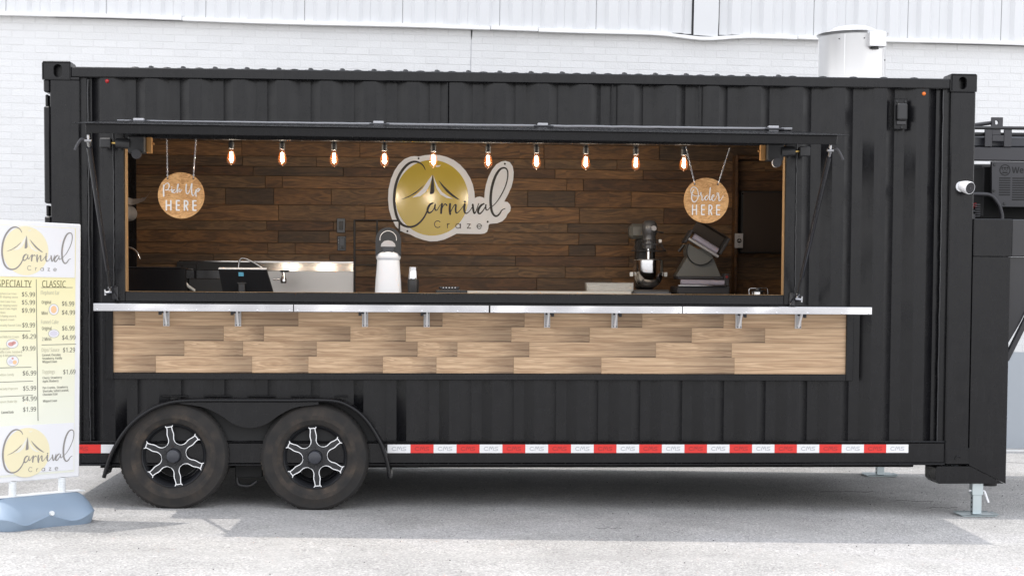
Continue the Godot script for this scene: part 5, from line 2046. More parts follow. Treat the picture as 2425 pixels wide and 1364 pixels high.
func build_mixer() -> void:
	var mx := thing("stand_mixer", "grey planetary stand mixer with a steel bowl and wire guard", "mixer", inside(1.1, 1.105, -1.6))
	var st := begin()
	span(st, -0.135, 0.155, 0.0, 0.05, -0.3, 0.12, 0.015)
	span(st, -0.14, -0.11, -0.004, 0.03, 0.05, 0.13, 0.006)
	span(st, 0.13, 0.16, -0.004, 0.03, 0.05, 0.13, 0.006)
	obj("base", st, M.mixer_grey, mx)
	st = begin()
	span(st, -0.07, 0.075, 0.051, 0.45, -0.29, -0.15, 0.02)
	obj("column", st, M.black_plastic, mx)
	st = begin()
	lathe(st, [Vector2(0.05, 0.36), Vector2(0.052, 0.43), Vector2(0.047, 0.455), Vector2(0.053, 0.47), Vector2(0.06, 0.5), Vector2(0.06, 0.53), Vector2(0.052, 0.556), Vector2(0.035, 0.572), Vector2(0, 0.577)], Transform3D(Basis(), Vector3(0.005, 0, 0)), 36)
	obj("head", st, M.mixer_grey, mx)
	st = begin()
	span(st, -0.128, 0.0, 0.44, 0.555, -0.26, -0.12, 0.025)
	obj("gear_case", st, M.sheeter_grey, mx)
	st = begin()
	cyl(st, Vector3(0.029, 0.513, 0.05), Vector3(0.029, 0.513, 0.074), 0.021, 0.019, 24)
	obj("speed_knob", st, M.grey_outlet, mx)
	st = begin()
	span(st, -0.06, 0.06, 0.388, 0.397, 0.0525, 0.056)
	obj("nameplate", st, M.dark_grey, mx)
	st = begin()
	for y in [[0.425, 0.08], [0.343, 0.131]]:
		var ring := []
		for i in 33:
			var t := TAU * i / 32
			ring.append(Vector3(cos(t) * y[1], y[0], sin(t) * y[1]))
		tube(st, ring, 0.0032, 6)
	for i in 26:
		var t := TAU * i / 26
		cyl(st, Vector3(cos(t) * 0.08, 0.425, sin(t) * 0.08), Vector3(cos(t) * 0.131, 0.343, sin(t) * 0.131), 0.0015, -1, 5)
	obj("wire_guard", st, M.dark_grey, mx)
	st = begin()
	span(st, 0.07, 0.092, 0.405, 0.43, 0.03, 0.05, 0.003)
	obj("guard_latch", st, M.white_plastic, mx)
	st = begin()
	cyl(st, Vector3(0.0, 0.27, 0), Vector3(0.0, 0.36, 0), 0.017, -1, 14)
	tube(st, curve([Vector3(0.0, 0.28, 0), Vector3(0.04, 0.25, 0), Vector3(0.05, 0.17, 0), Vector3(0.0, 0.11, 0), Vector3(-0.05, 0.17, 0), Vector3(-0.04, 0.25, 0), Vector3(0.0, 0.28, 0)], 4), 0.008, 8)
	obj("beater", st, M.chrome, mx)
	st = begin()
	lathe(st, [Vector2(0.0, 0.062), Vector2(0.045, 0.066), Vector2(0.083, 0.09), Vector2(0.108, 0.135), Vector2(0.115, 0.19), Vector2(0.115, 0.272), Vector2(0.119, 0.276), Vector2(0.117, 0.279), Vector2(0.113, 0.276), Vector2(0.112, 0.19), Vector2(0.08, 0.095)], Transform3D(), 44)
	obj("bowl", st, M.chrome, mx)
	for s in [-1.0, 1.0]:
		st = begin()
		span(st, s * 0.118, s * 0.142, 0.15, 0.183, -0.01, 0.02, 0.003)
		obj("bowl_clip", st, M.rib_white, mx)
	st = begin()
	cyl(st, Vector3(0.062, 0.49, -0.02), Vector3(0.115, 0.484, -0.02), 0.006, -1, 8)
	obj("speed_lever", st, M.black_plastic, mx)


func build_sheeter() -> void:
	var s := thing("dough_sheeter", "grey two stage dough sheeter with tilted upper roller and red button", "dough sheeter", inside(1.5, 1.105, -1.5))
	var st := begin()
	span(st, -0.2, 0.195, 0.02, 0.08, -0.3, 0.06, 0.006)
	for x in [-0.19, 0.14]:
		span(st, x, x + 0.045, 0.0, 0.03, 0.0, 0.07, 0.004)
	obj("base", st, M.dark_grey, s)
	st = begin()
	prism(st, [Vector2(-0.195, 0.155), Vector2(0.148, 0.155), Vector2(0.084, 0.3), Vector2(0.06, 0.36), Vector2(-0.07, 0.36), Vector2(-0.108, 0.3)], -0.22, -0.06)
	obj("side_cover", st, M.sheeter_grey, s)
	st = begin()
	span(st, -0.192, 0.16, 0.1315, 0.154, -0.2, 0.0, 0.004)
	obj("lower_deck", st, M.dark_grey, s)
	st = begin()
	cyl(st, Vector3(-0.172, 0.11, 0.02), Vector3(0.158, 0.106, 0.02), 0.0195, -1, 20)
	obj("lower_roller", st, M.roller, s)
	st = begin()
	span(st, -0.2, 0.16, 0.081, 0.0855, 0.03, 0.09, 0.001)
	obj("lower_tray", st, M.chrome, s)
	st = begin()
	span(st, 0.1605, 0.196, 0.0805, 0.175, -0.1, 0.03, 0.004)
	obj("control_box", st, M.dark_grey, s)
	st = begin()
	cyl(st, Vector3(0.176, 0.15, 0.03), Vector3(0.176, 0.15, 0.042), 0.011, 0.01, 14)
	obj("stop_button", st, M.red_button, s)
	# upper stage leans to the right
	var up := group_part("upper_stage", s, Vector3(-0.02, 0.335, 0.0))
	up.rotation.z = deg_to_rad(-30.5)
	st = begin()
	var half := []
	for i in 15:
		var t := PI + PI * i / 14
		half.append(Vector2(cos(t) * 0.105, 0.012 + sin(t) * 0.105))
	prism(st, half, -0.2, -0.03)
	obj("half_round_cover", st, M.sheeter_grey, up)
	st = begin()
	var rimp := []
	for i in 19:
		var t := PI * 1.02 + PI * 0.96 * i / 18
		rimp.append(Vector3(cos(t) * 0.106, 0.012 + sin(t) * 0.106, -0.028))
	tube(st, rimp, 0.004, 6)
	obj("cover_rim", st, M.black_plastic, up)
	st = begin()
	span(st, -0.134, 0.132, 0.03, 0.048, -0.02, 0.03, 0.003)
	obj("edge_bar", st, M.grey_outlet, up)
	st = begin()
	cyl(st, Vector3(-0.11, 0.075, 0.0), Vector3(0.105, 0.073, 0.0), 0.024, -1, 20)
	obj("upper_roller", st, M.roller, up)
	st = begin()
	span(st, -0.13, 0.12, 0.105, 0.2, -0.12, -0.1, 0.003)
	span(st, -0.132, 0.125, 0.2005, 0.206, -0.12, 0.0, 0.002)
	obj("feed_chute", st, M.inner_dark, up)
	st = begin()
	span(st, 0.1205, 0.142, 0.06, 0.2, -0.12, 0.03, 0.004)
	span(st, -0.15, -0.1325, 0.0, 0.11, -0.12, 0.03, 0.004)
	obj("end_plate", st, M.dark_grey, up)
	st = begin()
	cyl(st, Vector3(-0.141, -0.02, 0.03), Vector3(-0.15, -0.085, 0.03), 0.012, -1, 10)
	obj("adjuster", st, M.black_plastic, up)


# ---------------------------------------------------------------- lights and hanging things

func build_bulbs() -> void:
	var xs := [-1.857, -1.528, -1.192, -0.864, -0.544, -0.185, 0.133, 0.459, 0.791, 1.111]
	var glass: ArrayMesh
	var socket: ArrayMesh
	var wire: ArrayMesh
	var where := ["first from the left, nearest the pick up sign", "second from the left", "third from the left", "fourth, just left of the gold logo sign", "fifth, in front of the gold logo disc", "sixth, above the tall letter of the logo", "seventh, the first one right of the logo", "eighth from the left", "ninth, above the stand mixer", "last on the right, behind a sign chain"]
	var st := begin()
	lathe(st, [Vector2(0.0, 0.006), Vector2(0.012, 0.002), Vector2(0.022, 0.0), Vector2(0.0225, 0.002)], Transform3D(), 20)
	lathe(st, [Vector2(0.0, -0.052), Vector2(0.017, -0.052), Vector2(0.0185, -0.048), Vector2(0.0185, -0.012), Vector2(0.013, -0.008), Vector2(0.011, 0.002)], Transform3D(), 20)
	socket = st.commit()
	st = begin()
	lathe(st, [Vector2(0.003, -0.16), Vector2(0.006, -0.155), Vector2(0.017, -0.149), Vector2(0.0265, -0.136), Vector2(0.0285, -0.12), Vector2(0.0255, -0.1), Vector2(0.019, -0.078), Vector2(0.0145, -0.062), Vector2(0.0135, -0.0525)], Transform3D(), 28)
	glass = st.commit()
	st = begin()
	for i in 6:
		var t := TAU * i / 6
		cyl(st, Vector3(cos(t) * 0.0055, -0.074, sin(t) * 0.0055), Vector3(cos(t) * 0.0075, -0.132, sin(t) * 0.0075), 0.0031, -1, 6)
	wire = st.commit()
	for i in xs.size():
		var b := thing("filament_bulb", "lit amber filament bulb, %s" % where[i], "light bulb", inside(xs[i], 2.108 - 0.0012 * i, -0.115), "filament bulbs along the top of the window")
		put("socket", socket, M.socket_black, b)
		put("glass", glass, M.amber_glass, b)
		put("filament", wire, M.filament, b)
		var l := OmniLight3D.new()
		l.name = "bulb_light"
		l.position = Vector3(0, -0.103, 0)
		l.light_color = Color(1.0, 0.93, 0.85)
		l.light_energy = 0.1
		l.light_size = 0.008
		l.omni_range = 8.0
		l.omni_attenuation = 2.0
		l.shadow_enabled = true
		b.add_child(l)
	# the rail that the sockets hang from
	st = begin()
	span(st, -2.3, 1.45, 2.112, 2.12, -0.122, -0.108, 0.002)
	tp("lamp_rail", st, M.black_plastic)


func chain(a: Vector3, b: Vector3) -> SurfaceTool:
	var st := begin()
	var d := (b - a).normalized()
	var n := int((b - a).length() / 0.0125)
	var fr := frame_for(d)
	for i in n:
		var c := a + d * (i + 0.5) * 0.0125
		var side: Vector3 = fr.x if i % 2 == 0 else fr.y
		var pts := []
		for k in 11:
			var t := TAU * k / 10
			pts.append(c + d * sin(t) * 0.0078 + side * cos(t) * 0.0038)
		tube(st, pts, 0.0013, 5, false)
	return st


const PICK_UP := [
	[[285, 415, 30], [283, 550, 36], [287, 688, 36]],
	[[285, 490, 14], [315, 405, 16], [370, 365, 18], [412, 380, 24], [424, 440, 26], [395, 510, 20], [345, 542, 18], [330, 530, 14], [375, 532, 14], [440, 545, 14], [475, 520, 12]],
	[[487, 505, 26], [487, 560, 26], [494, 594, 22], [520, 575, 12]],
	[[566, 522, 18], [524, 540, 26], [517, 590, 24], [550, 604, 18], [598, 560, 12]],
	[[596, 550, 10], [642, 470, 12], [660, 392, 14], [634, 400, 22], [624, 500, 26], [622, 598, 26]],
	[[626, 548, 12], [672, 508, 14], [690, 532, 16], [652, 560, 14], [692, 582, 18], [738, 515, 10]],
	[[850, 390, 30], [840, 500, 30], [846, 590, 26], [872, 626, 22], [912, 590, 18], [952, 480, 14], [986, 366, 28], [980, 500, 30], [986, 620, 28], [1016, 672, 20], [1048, 635, 12], [1085, 535, 12]],
	[[1092, 520, 26], [1086, 620, 28], [1092, 688, 26]],
	[[1090, 590, 12], [1122, 505, 16], [1160, 492, 20], [1168, 540, 20], [1132, 574, 16], [1128, 556, 12], [1198, 500, 12]],
]
const ORDER := [
	[[338, 412, 24], [300, 480, 24], [281, 570, 28], [286, 660, 28], [322, 720, 26], [372, 724, 24], [422, 668, 22], [450, 580, 22], [444, 470, 20], [410, 388, 18], [350, 352, 18], [290, 365, 18], [258, 420, 18], [262, 490, 16], [310, 550, 16], [400, 580, 16], [480, 572, 16], [512, 540, 14], [530, 500, 16], [512, 486, 14], [500, 515, 14], [525, 550, 16]],
	[[536, 552, 24], [548, 600, 26], [546, 670, 24], [572, 688, 18], [612, 625, 12], [650, 575, 12]],
	[[690, 555, 20], [642, 590, 26], [626, 650, 24], [652, 680, 20], [690, 650, 16], [728, 570, 14]],
	[[762, 362, 28], [748, 500, 30], [742, 630, 26], [756, 684, 18], [790, 645, 12], [815, 610, 12]],
	[[805, 625, 14], [850, 590, 16], [856, 550, 20], [826, 552, 22], [802, 610, 26], [816, 680, 24], [862, 688, 16], [912, 610, 12], [945, 535, 14]],
	[[946, 535, 14], [930, 505, 14], [955, 492, 16], [975, 505, 20], [975, 545, 22]],
	[[976, 545, 24], [988, 610, 26], [990, 690, 26], [1022, 686, 16], [1062, 630, 14], [1102, 564, 12]],
]


func build_hanging_signs() -> void:
	for which in 2:
		var first := which == 0
		var u := 0.0002555
		var mid := Vector2(717, 668) if first else Vector2(662, 690)
		var at := inside(-2.163, 1.743, 0.005) if first else inside(1.242, 1.741, 0.005)
		var o := thing("hanging_sign", "round wooden sign reading Pick Up HERE on two chains" if first else "round wooden sign reading Order HERE on two chains", "sign", at, "round wooden signs hung in the window")
		var st := begin()
		uv_from = Vector2(0.3 * which, 0.1 * which)
		cyl(st, Vector3(0, 0, -0.007), Vector3(0, 0, 0.0), 0.1478, 0.1478, 64)
		obj("disc", st, M.sign_wood, o)
		uv_from = Vector2.ZERO
		st = begin()
		var xf := Transform3D(Basis(Vector3(u, 0, 0), Vector3(0, u, 0), Vector3(0, 0, u)), Vector3(-mid.x * u, mid.y * u, 0.0))
		for s in (PICK_UP if first else ORDER):
			stroke(st, flip(s), xf, 0.0035, 5)
		if first:
			stroke(st, [Vector3(486, -461, 26), Vector3(489, -461, 26)], xf, 0.0035, 2)
		obj("script_lettering", st, M.sign_letters, o)
		st = begin()
		var w := 36.0 if first else 30.0
		var top := 800.0 if first else 808.0
		var low := 1035.0 if first else 1048.0
		var lx := [[350, 462], [602, 672], [800, 880], [1014, 1088]] if first else [[308, 408], [540, 612], [732, 806], [930, 1008]]
		var y := func(f: float) -> float: return -lerpf(top, low, f)
		var bars := [[0, 0.0, 0, 1.0], [1, 0.0, 1, 1.0], [0, 0.5, 1, 0.5]]
		for b in bars:
			stroke(st, [Vector3(lx[0][b[0]], y.call(b[1]), w), Vector3(lx[0][b[2]], y.call(b[3]), w)], xf, 0.0034 + 0.0001 * b[2], 2)
		for k in [1, 3]:
			for b in [[0, 0.0, 0, 1.0], [0, 0.0, 1, 0.0], [0, 0.48, 1, 0.48], [0, 1.0, 1, 1.0]]:
				stroke(st, [Vector3(lx[k][b[0]], y.call(b[1]), w), Vector3(lx[k][b[2]], y.call(b[3]), w)], xf, 0.0034 + 0.0001 * b[2], 2)
		var rx: float = lx[2][0]
		var rr: float = lx[2][1]
		stroke(st, [Vector3(rx, y.call(0.0), w), Vector3(rx, y.call(1.0), w)], xf, 0.0034, 2)
		stroke(st, [Vector3(rx, y.call(0.0), w), Vector3(lerpf(rx, rr, 0.6), y.call(0.01), w), Vector3(rr, y.call(0.13), w), Vector3(rr, y.call(0.36), w), Vector3(lerpf(rx, rr, 0.6), y.call(0.5), w), Vector3(rx, y.call(0.52), w)], xf, 0.0036, 4)
		stroke(st, [Vector3(lerpf(rx, rr, 0.45), y.call(0.52), w), Vector3(rr, y.call(1.0), w)], xf, 0.0035, 2)
		obj("plain_lettering", st, M.sign_letters, o)
		# chains from two holes up to the head of the window
		var ends := [[-0.085, 0.108, -0.089, 0.364], [0.079, 0.11, 0.096, 0.36]] if first else [[-0.078, 0.106, -0.141, 0.355], [0.075, 0.106, 0.152, 0.351]]
		for e in ends:
			st = begin()
			cyl(st, Vector3(e[0], e[1], 0.0), Vector3(e[0], e[1], 0.0006), 0.006, -1, 12)
			obj("hole", st, M.black_matt, o)
			obj("chain", chain(Vector3(e[0], e[1], 0.004), Vector3(e[2], e[3], 0.0)), M.chrome, o)


func build_corner_fixtures() -> void:
	for which in 2:
		var lf := which == 0
		var s := 1.0 if lf else -1.0
		var x := -2.425 if lf else 1.67
		var y := 2.045 if lf else 2.04
		var o := thing("corner_fixture", "black fixture with a round disc in the upper left corner of the window" if lf else "black fixture with a round white-rimmed disc in the upper right corner of the window", "light fixture", inside(x, y, 0.1), "fixtures in the upper corners of the window")
		var st := begin()
		span(st, -0.055, 0.055, -0.045, 0.065, -0.06, 0.02, 0.008)
		obj("housing", st, M.black_plastic, o)
		st = begin()
		cyl(st, Vector3(-s * 0.04, 0.016, 0.0), Vector3(-s * 0.13, 0.02, 0.0), 0.036, 0.03, 16)
		obj("arm", st, M.black_plastic, o)
		st = begin()
		cyl(st, Vector3(-s * 0.1302, 0.02, 0.0), Vector3(-s * 0.158, 0.021, 0.0), 0.009, -1, 10)
		obj("cable_gland", st, M.brass, o)
		st = begin()
		span(st, -s * 0.158, -s * 0.228, -0.012, 0.048, -0.03, 0.03, 0.005)
		obj("junction_box", st, M.black_plastic, o)
		st = begin()
		if not lf:
			cyl(st, Vector3(0.004, -0.06, 0.021), Vector3(0.004, -0.06, 0.05), 0.0285, -1, 28)
			obj("disc_rim", st, M.white_plastic, o)
			st = begin()
		cyl(st, Vector3(0.004, -0.053 if lf else -0.06, 0.022 if lf else 0.0502), Vector3(0.004, -0.053 if lf else -0.06, 0.05 if lf else 0.056), 0.0295, -1, 28)
		obj("disc", st, M.dark_grey, o)
		st = begin()
		span(st, s * 0.0555, s * 0.09, -0.04, 0.06, -0.05, -0.02, 0.002)
		obj("wood_block", st, M.block_wood, o)
		st = begin()
		cyl(st, Vector3(s * 0.09, 0.02, -0.035), Vector3(s * 0.103, 0.02, -0.035), 0.007, -1, 10)
		obj("peg", st, M.block_wood, o)


# ---------------------------------------------------------------- the menu board

func build_menu_board() -> void:
	var turn := deg_to_rad(43.0)
	# board middle: 0.035 m along the board from the reference point of its plane
	var o := thing("menu_board", "white pavement menu board with logo panels, prices and a blue water-filled base", "sign board", Transform3D(Basis(Vector3.UP, turn), Vector3(-2.93, 0.0, 0.80)))
	var st := begin()
	span(st, -0.262, 0.326, 0.267, 1.798, -0.03, -0.004, 0.006)
	obj("frame", st, M.board_frame, o)
	st = begin()
	uv_from = Vector2(-0.24, 1.79)
	uv_by = Vector2(1.0, -1.0 / 1.5)
	span(st, -0.245, 0.288, 0.3, 1.772, -0.0038, -0.001)
	uv_from = Vector2.ZERO
	uv_by = Vector2.ONE
	var print_sheet := obj("menu_sheet", st, M.menu_print, o)
	for k in 2:
		st = begin()
		var y0: float = [1.474, 0.313][k]
		var y1: float = [1.77, 0.599][k]
		span(st, -0.245, 0.281, y0, y1, -0.0006, 0.003)
		var p := obj("logo_panel", st, M.white_print, o)
		# the drawing's (0, 0) lies up and left of the panel
		var u: float = [0.000285, 0.00029][k]
		var xf := Transform3D(Basis(Vector3(u, 0, 0), Vector3(0, [0.000271, 0.000277][k], 0), Vector3(0, 0, u)), Vector3([-0.2484, -0.2386][k], [1.8137, 0.6293][k], 0.003))
		st = begin()
		prism(st, disc_outline(726, -693, 512, 528, 56), 0.0002 / u, 0.0006 / u, xf)
		obj("yellow_disc", st, M.menu_yellow, p)
		logo_marks(p, xf, 0.0007, M.menu_grey, M.menu_pale, M.menu_grey)
	# printed lines and words
	var flat := Transform3D(Basis(), Vector3(0, 0, -0.0008))
	st = begin()
	stroke(st, [Vector3(0.0287, 1.4591, 0.003), Vector3(0.0328, 1.2148, 0.003)], flat, 0.0009, 2)
	stroke(st, [Vector3(0.0328, 1.2148, 0.0042), Vector3(0.0453, 0.6232, 0.0042)], flat, 0.0009, 2)
	stroke(st, [Vector3(-0.2199, 1.4131, 0.003), Vector3(-0.0037, 1.4138, 0.003)], flat, 0.0009, 2)
	stroke(st, [Vector3(0.0618, 1.4123, 0.003), Vector3(0.2681, 1.4152, 0.003)], flat, 0.0009, 2)
	stroke(st, [Vector3(-0.2187, 1.1539, 0.003), Vector3(-0.0077, 1.1563, 0.003)], flat, 0.0009, 2)
	stroke(st, [Vector3(-0.2178, 0.9418, 0.003), Vector3(-0.0011, 0.9418, 0.003)], flat, 0.0009, 2)
	stroke(st, [Vector3(-0.2174, 0.8584, 0.003), Vector3(0.0103, 0.8590, 0.003)], flat, 0.0009, 2)
	stroke(st, [Vector3(-0.2170, 0.7736, 0.003), Vector3(0.0108, 0.7752, 0.003)], flat, 0.0009, 2)
	stroke(st, [Vector3(0.0666, 1.0719, 0.003), Vector3(0.2933, 1.0742, 0.003)], flat, 0.0009, 2)
	obj("printed_rule", st, M.menu_dark, print_sheet)
	st = begin()
	letters(st, "SPECIALTY", -0.2172, 1.4119, 0.0415, flat, 0.2162, false, false)
	letters(st, "CLASSIC", 0.0673, 1.4148, 0.0400, flat, 0.1556, false, false)
	obj("heading", st, M.menu_olive, print_sheet)
	st = begin()
	letters(st, "$5.99", -0.0629, 1.3573, 0.0272, flat, 0.0840, false, false)
	letters(st, "$5.99", -0.0626, 1.3103, 0.0272, flat, 0.0840, false, false)
	letters(st, "$9.99", -0.0624, 1.2632, 0.0272, flat, 0.0840, false, false)
	letters(st, "$9.99", -0.0592, 1.1765, 0.0273, flat, 0.0814, false, false)
	letters(st, "$6.29", -0.0589, 1.1095, 0.0273, flat, 0.0882, false, false)
	letters(st, "$9.99", -0.0585, 1.0387, 0.0273, flat, 0.0842, false, false)
	letters(st, "$6.99", -0.0550, 0.8933, 0.0274, flat, 0.0870, false, false)
	letters(st, "$5.99", -0.0518, 0.8036, 0.0274, flat, 0.0830, false, false)
	letters(st, "$4.99", -0.0569, 0.7415, 0.0274, flat, 0.0925, false, false)
	letters(st, "$1.99", -0.0512, 0.6789, 0.0274, flat, 0.0830, false, false)
	letters(st, "$6.99", 0.1984, 1.3043, 0.0278, flat, 0.0818, false, false)
	letters(st, "$4.99", 0.1988, 1.2512, 0.0278, flat, 0.0876, false, false)
	letters(st, "$6.99", 0.2008, 1.1564, 0.0278, flat, 0.0819, false, false)
	letters(st, "$4.99", 0.2012, 1.1006, 0.0279, flat, 0.0891, false, false)
	letters(st, "$1.29", 0.2073, 1.0258, 0.0279, flat, 0.0806, false, false)
	letters(st, "$1.69", 0.2096, 0.8938, 0.0279, flat, 0.0822, false, false)
	obj("price", st, M.menu_dark, print_sheet)
	st = begin()
	letters(st, "Original", 0.0651, 1.3161, 0.0200, flat, 0.0607, false, false)
	letters(st, "Mini", 0.0655, 1.2510, 0.0200, flat, 0.0386, false, false)
	letters(st, "Original", 0.0674, 1.1609, 0.0200, flat, 0.0622, false, false)
	letters(st, "2 Minis", 0.0692, 1.0970, 0.0201, flat, 0.0608, false, false)
	letters(st, "Caramel, Chocolate", 0.0697, 1.0048, 0.0138, flat, 0.1223, false, false)
	letters(st, "Strawberry, Vanilla", 0.0712, 0.9847, 0.0138, flat, 0.1293, false, false)
	letters(st, "Whipped Cream", 0.0714, 0.9646, 0.0138, flat, 0.0957, false, false)
	letters(st, "Cherry, Strawberry", 0.0733, 0.8691, 0.0138, flat, 0.1280, false, false)
	letters(st, "Apple, Blueberry", 0.0734, 0.8490, 0.0138, flat, 0.1056, false, false)
	letters(st, "Pan Crumbs,  Strawberry", 0.0750, 0.8100, 0.0138, flat, 0.1662, false, false)
	letters(st, "Shortcake, Salted Caramel,", 0.0752, 0.7898, 0.0138, flat, 0.1719, false, false)
	letters(st, "Chocolate Eclair", 0.0753, 0.7697, 0.0138, flat, 0.0987, false, false)
	letters(st, "Whipped Cream", 0.0769, 0.7306, 0.0138, flat, 0.0917, false, false)
	letters(st, "Canned Soda", -0.1902, 0.6740, 0.0148, flat, 0.0772, false, false)
	obj("item_text", st, M.menu_dark, print_sheet)
	st = begin()
	letters(st, "Elephant Ear", 0.0593, 1.3710, 0.0225, flat, 0.1218, false, false)
	letters(st, "Funnel Cake", 0.0617, 1.1972, 0.0225, flat, 0.1150, false, false)
	letters(st, "Dips/ Sauce", 0.0668, 1.0306, 0.0226, flat, 0.1166, false, false)
	letters(st, "Toppings", 0.0704, 0.9000, 0.0226, flat, 0.0832, false, false)
	letters(st, "Elephant Ear Fries", -0.2170, 1.3680, 0.0122, flat, 0.1192, false, false)
	letters(st, "with dipping sauce", -0.2170, 1.3484, 0.0122, flat, 0.1273, false, false)
	letters(st, "Funnel Cake Fries", -0.2168, 1.3215, 0.0122, flat, 0.1139, false, false)
	letters(st, "with dipping sauce", -0.2167, 1.2995, 0.0122, flat, 0.1246, false, false)
	letters(st, "Funnel Cake Flight", -0.2167, 1.2799, 0.0122, flat, 0.1220, false, false)
	letters(st, "w/ choice", -0.2166, 1.2579, 0.0122, flat, 0.0501, false, false)
	letters(st, "of 3 dipping sauces &", -0.2165, 1.2371, 0.0122, flat, 0.1193, false, false)
	letters(st, "whipped cream", -0.2164, 1.2163, 0.0122, flat, 0.1060, false, false)
	letters(st, "Specialty Funnel Cake", -0.2162, 1.1827, 0.0135, flat, 0.1489, false, false)
	letters(st, "Fried Milk Ice Cream", -0.2159, 1.1153, 0.0135, flat, 0.1355, false, false)
	letters(st, "Brownies", -0.2051, 1.0465, 0.0135, flat, 0.0662, false, false)
	letters(st, "Waffle Cone, Sundae &", -0.2155, 1.0271, 0.0135, flat, 0.1571, false, false)
	letters(st, "Chip & Whipped Cream", -0.2154, 1.0062, 0.0135, flat, 0.1544, false, false)
	letters(st, "Cotton Candy", -0.2097, 0.8944, 0.0135, flat, 0.0982, false, false)
	letters(st, "Specialty Popcorn", -0.2146, 0.8122, 0.0135, flat, 0.1277, false, false)
	letters(st, "Lemon Shake Up", -0.2037, 0.7368, 0.0135, flat, 0.1118, false, false)
	obj("faint_text", st, M.menu_faint, print_sheet)
	# little pictures of the food
	st = begin()
	prism(st, disc_outline(0.1441, 1.2826, 0.0321, 0.0327, 28), -0.0009, -0.0005)
	var pic_0 := obj("food_picture", st, M.white_print, print_sheet)
	st = begin()
	stroke(st, arc(0.1441, 1.2826, 0.0321, 0.0327, 0, 360, 0.0018, 28), Transform3D(Basis(), Vector3(0, 0, -0.0004)), 0.0006, 1)
	obj("ring", st, M.menu_grey, pic_0)
	st = begin()
	prism(st, disc_outline(0.1441, 1.2826, 0.0195, 0.0227, 16), -0.0004, -0.0001)
	obj("food_shape", st, M.menu_orange, pic_0)
	st = begin()
	prism(st, disc_outline(0.1450, 1.1390, 0.0349, 0.0240, 28), -0.0009, -0.0005)
	var pic_3 := obj("food_picture", st, M.white_print, print_sheet)
	st = begin()
	stroke(st, arc(0.1450, 1.1390, 0.0349, 0.0240, 0, 360, 0.0018, 28), Transform3D(Basis(), Vector3(0, 0, -0.0004)), 0.0006, 1)
	obj("ring", st, M.menu_grey, pic_3)
	st = begin()
	prism(st, disc_outline(0.1450, 1.1390, 0.0265, 0.0164, 16), -0.0004, -0.0001)
	obj("food_shape", st, M.menu_lilac, pic_3)
	st = begin()
	prism(st, disc_outline(-0.1231, 1.0817, 0.0375, 0.0259, 28), -0.0009, -0.0005)
	var pic_6 := obj("food_picture", st, M.white_print, print_sheet)
	st = begin()
	stroke(st, arc(-0.1231, 1.0817, 0.0375, 0.0259, 0, 360, 0.0018, 28), Transform3D(Basis(), Vector3(0, 0, -0.0004)), 0.0006, 1)
	obj("ring", st, M.menu_grey, pic_6)
	st = begin()
	prism(st, disc_outline(-0.1311, 1.0794, 0.0187, 0.0123, 16), -0.0004, -0.0001)
	obj("food_shape", st, M.menu_rose, pic_6)
	st = begin()
	prism(st, disc_outline(-0.1124, 1.0865, 0.0134, 0.0099, 16), -0.0004, -0.0001)
	obj("food_shape", st, M.menu_rose, pic_6)
	st = begin()
	prism(st, disc_outline(-0.1199, 0.9804, 0.0375, 0.0309, 28), -0.0009, -0.0005)
	var pic_10 := obj("food_picture", st, M.white_print, print_sheet)
	st = begin()
	stroke(st, arc(-0.1199, 0.9804, 0.0375, 0.0309, 0, 360, 0.0018, 28), Transform3D(Basis(), Vector3(0, 0, -0.0004)), 0.0006, 1)
	obj("ring", st, M.menu_grey, pic_10)
	st = begin()
	prism(st, disc_outline(-0.1200, 0.9952, 0.0069, 0.0064, 16), -0.0004, -0.0001)
	obj("food_shape", st, M.menu_rose, pic_10)
	st = begin()
	prism(st, disc_outline(-0.1332, 0.9757, 0.0133, 0.0124, 16), -0.0004, -0.0001)
	obj("food_shape", st, M.menu_lilac, pic_10)
	st = begin()
	prism(st, disc_outline(-0.1065, 0.9727, 0.0134, 0.0124, 16), -0.0004, -0.0001)
	obj("food_shape", st, M.menu_orange, pic_10)

	# ribbed posts into the water base
	for u in [-0.108, 0.214]:
		st = begin()
		var pr := []
		for k in 9:
			pr.append_array([Vector2(0.0205, 0.18 + k * 0.01), Vector2(0.0225, 0.1825 + k * 0.01), Vector2(0.0225, 0.1865 + k * 0.01), Vector2(0.0205, 0.189 + k * 0.01)])
		lathe(st, pr, Transform3D(Basis(), Vector3(u, 0, -0.016)), 24, 0.95)
		obj("post", st, M.rib_white, o)
	# the base: a rounded trough with a waist, pale blue
	st = begin()
	var n := 56
	var lev := [[0.0, 0.95, 0.9], [0.01, 0.965, 0.92], [0.05, 1.0, 1.0], [0.058, 0.99, 0.97], [0.11, 0.945, 0.76], [0.155, 0.87, 0.5], [0.172, 0.8, 0.36], [0.18, 0.72, 0.26]]
	var half_l := 0.345
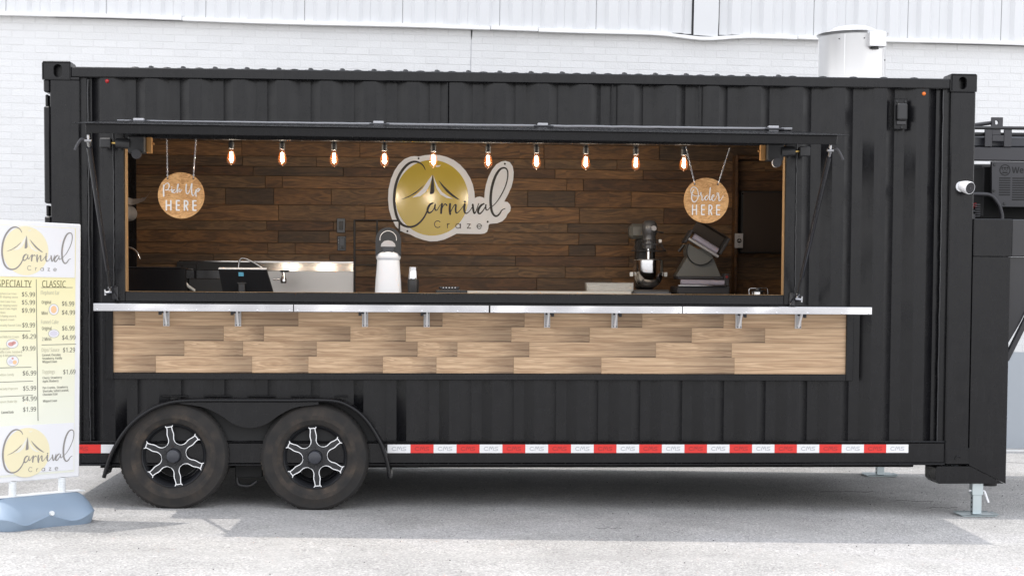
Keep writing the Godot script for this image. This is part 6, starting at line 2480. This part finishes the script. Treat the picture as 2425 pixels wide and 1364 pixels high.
	var pt := func(i: int, l: int) -> Vector3:
		var t: float = TAU * i / n
		var c := cos(t)
		var s := sin(t)
		var wide: float = 0.215 - 0.06 * exp(-pow(c / 0.4, 2.0)) * (1.0 if l < 4 else 0.45)
		var ex := signf(c) * pow(absf(c), 0.62)
		var ez := signf(s) * pow(absf(s), 0.75)
		var y: float = lev[l][0]
		# the edge of the skirt runs in waves
		if l >= 2 and l <= 3:
			y += 0.022 * cos(ex * 0.345 * TAU / 0.3)
		elif l == 4:
			y += 0.008 * cos(ex * 0.345 * TAU / 0.3)
		return Vector3(0.045 + ex * half_l * lev[l][1], y, -0.016 + ez * wide * lev[l][2])
	for l in lev.size() - 1:
		for i in n:
			var a: Vector3 = pt.call(i, l)
			var b: Vector3 = pt.call(i + 1, l)
			var c: Vector3 = pt.call(i + 1, l + 1)
			var d: Vector3 = pt.call(i, l + 1)
			var nn := []
			for q in [[i, l], [i + 1, l], [i + 1, l + 1], [i, l + 1]]:
				var e: Vector3 = pt.call(q[0] + 1, q[1]) - pt.call(q[0] - 1, q[1])
				var lo := l if (l == 2 or l == 3) else maxi(q[1] - 1, 0)
				var hi := l + 1 if (l == 1 or l == 2) else mini(q[1] + 1, lev.size() - 1)
				var f: Vector3 = pt.call(q[0], hi) - pt.call(q[0], lo)
				var m := f.cross(e).normalized()
				if m.dot(Vector3(a.x - 0.045, 0.05, a.z + 0.016)) < 0.0:
					m = -m
				nn.append(m)
			smooth_quad(st, [a, b, c, d], nn, [Vector2.ZERO, Vector2.ZERO, Vector2.ZERO, Vector2.ZERO])
	var cap := []
	for i in n:
		cap.append(pt.call(i, lev.size() - 1))
	poly(st, cap, Vector3.UP)
	obj("water_base", st, M.base_blue, o)
	st = begin()
	span(st, -0.26, 0.35, 0.1802, 0.184, -0.055, 0.023, 0.0015)
	obj("base_plate", st, M.rib_white, o)
	st = begin()
	cyl(st, Vector3(0.06, 0.082, 0.13), Vector3(0.06, 0.085, 0.146), 0.016, 0.014, 14)
	obj("filler_cap", st, M.rib_white, o)
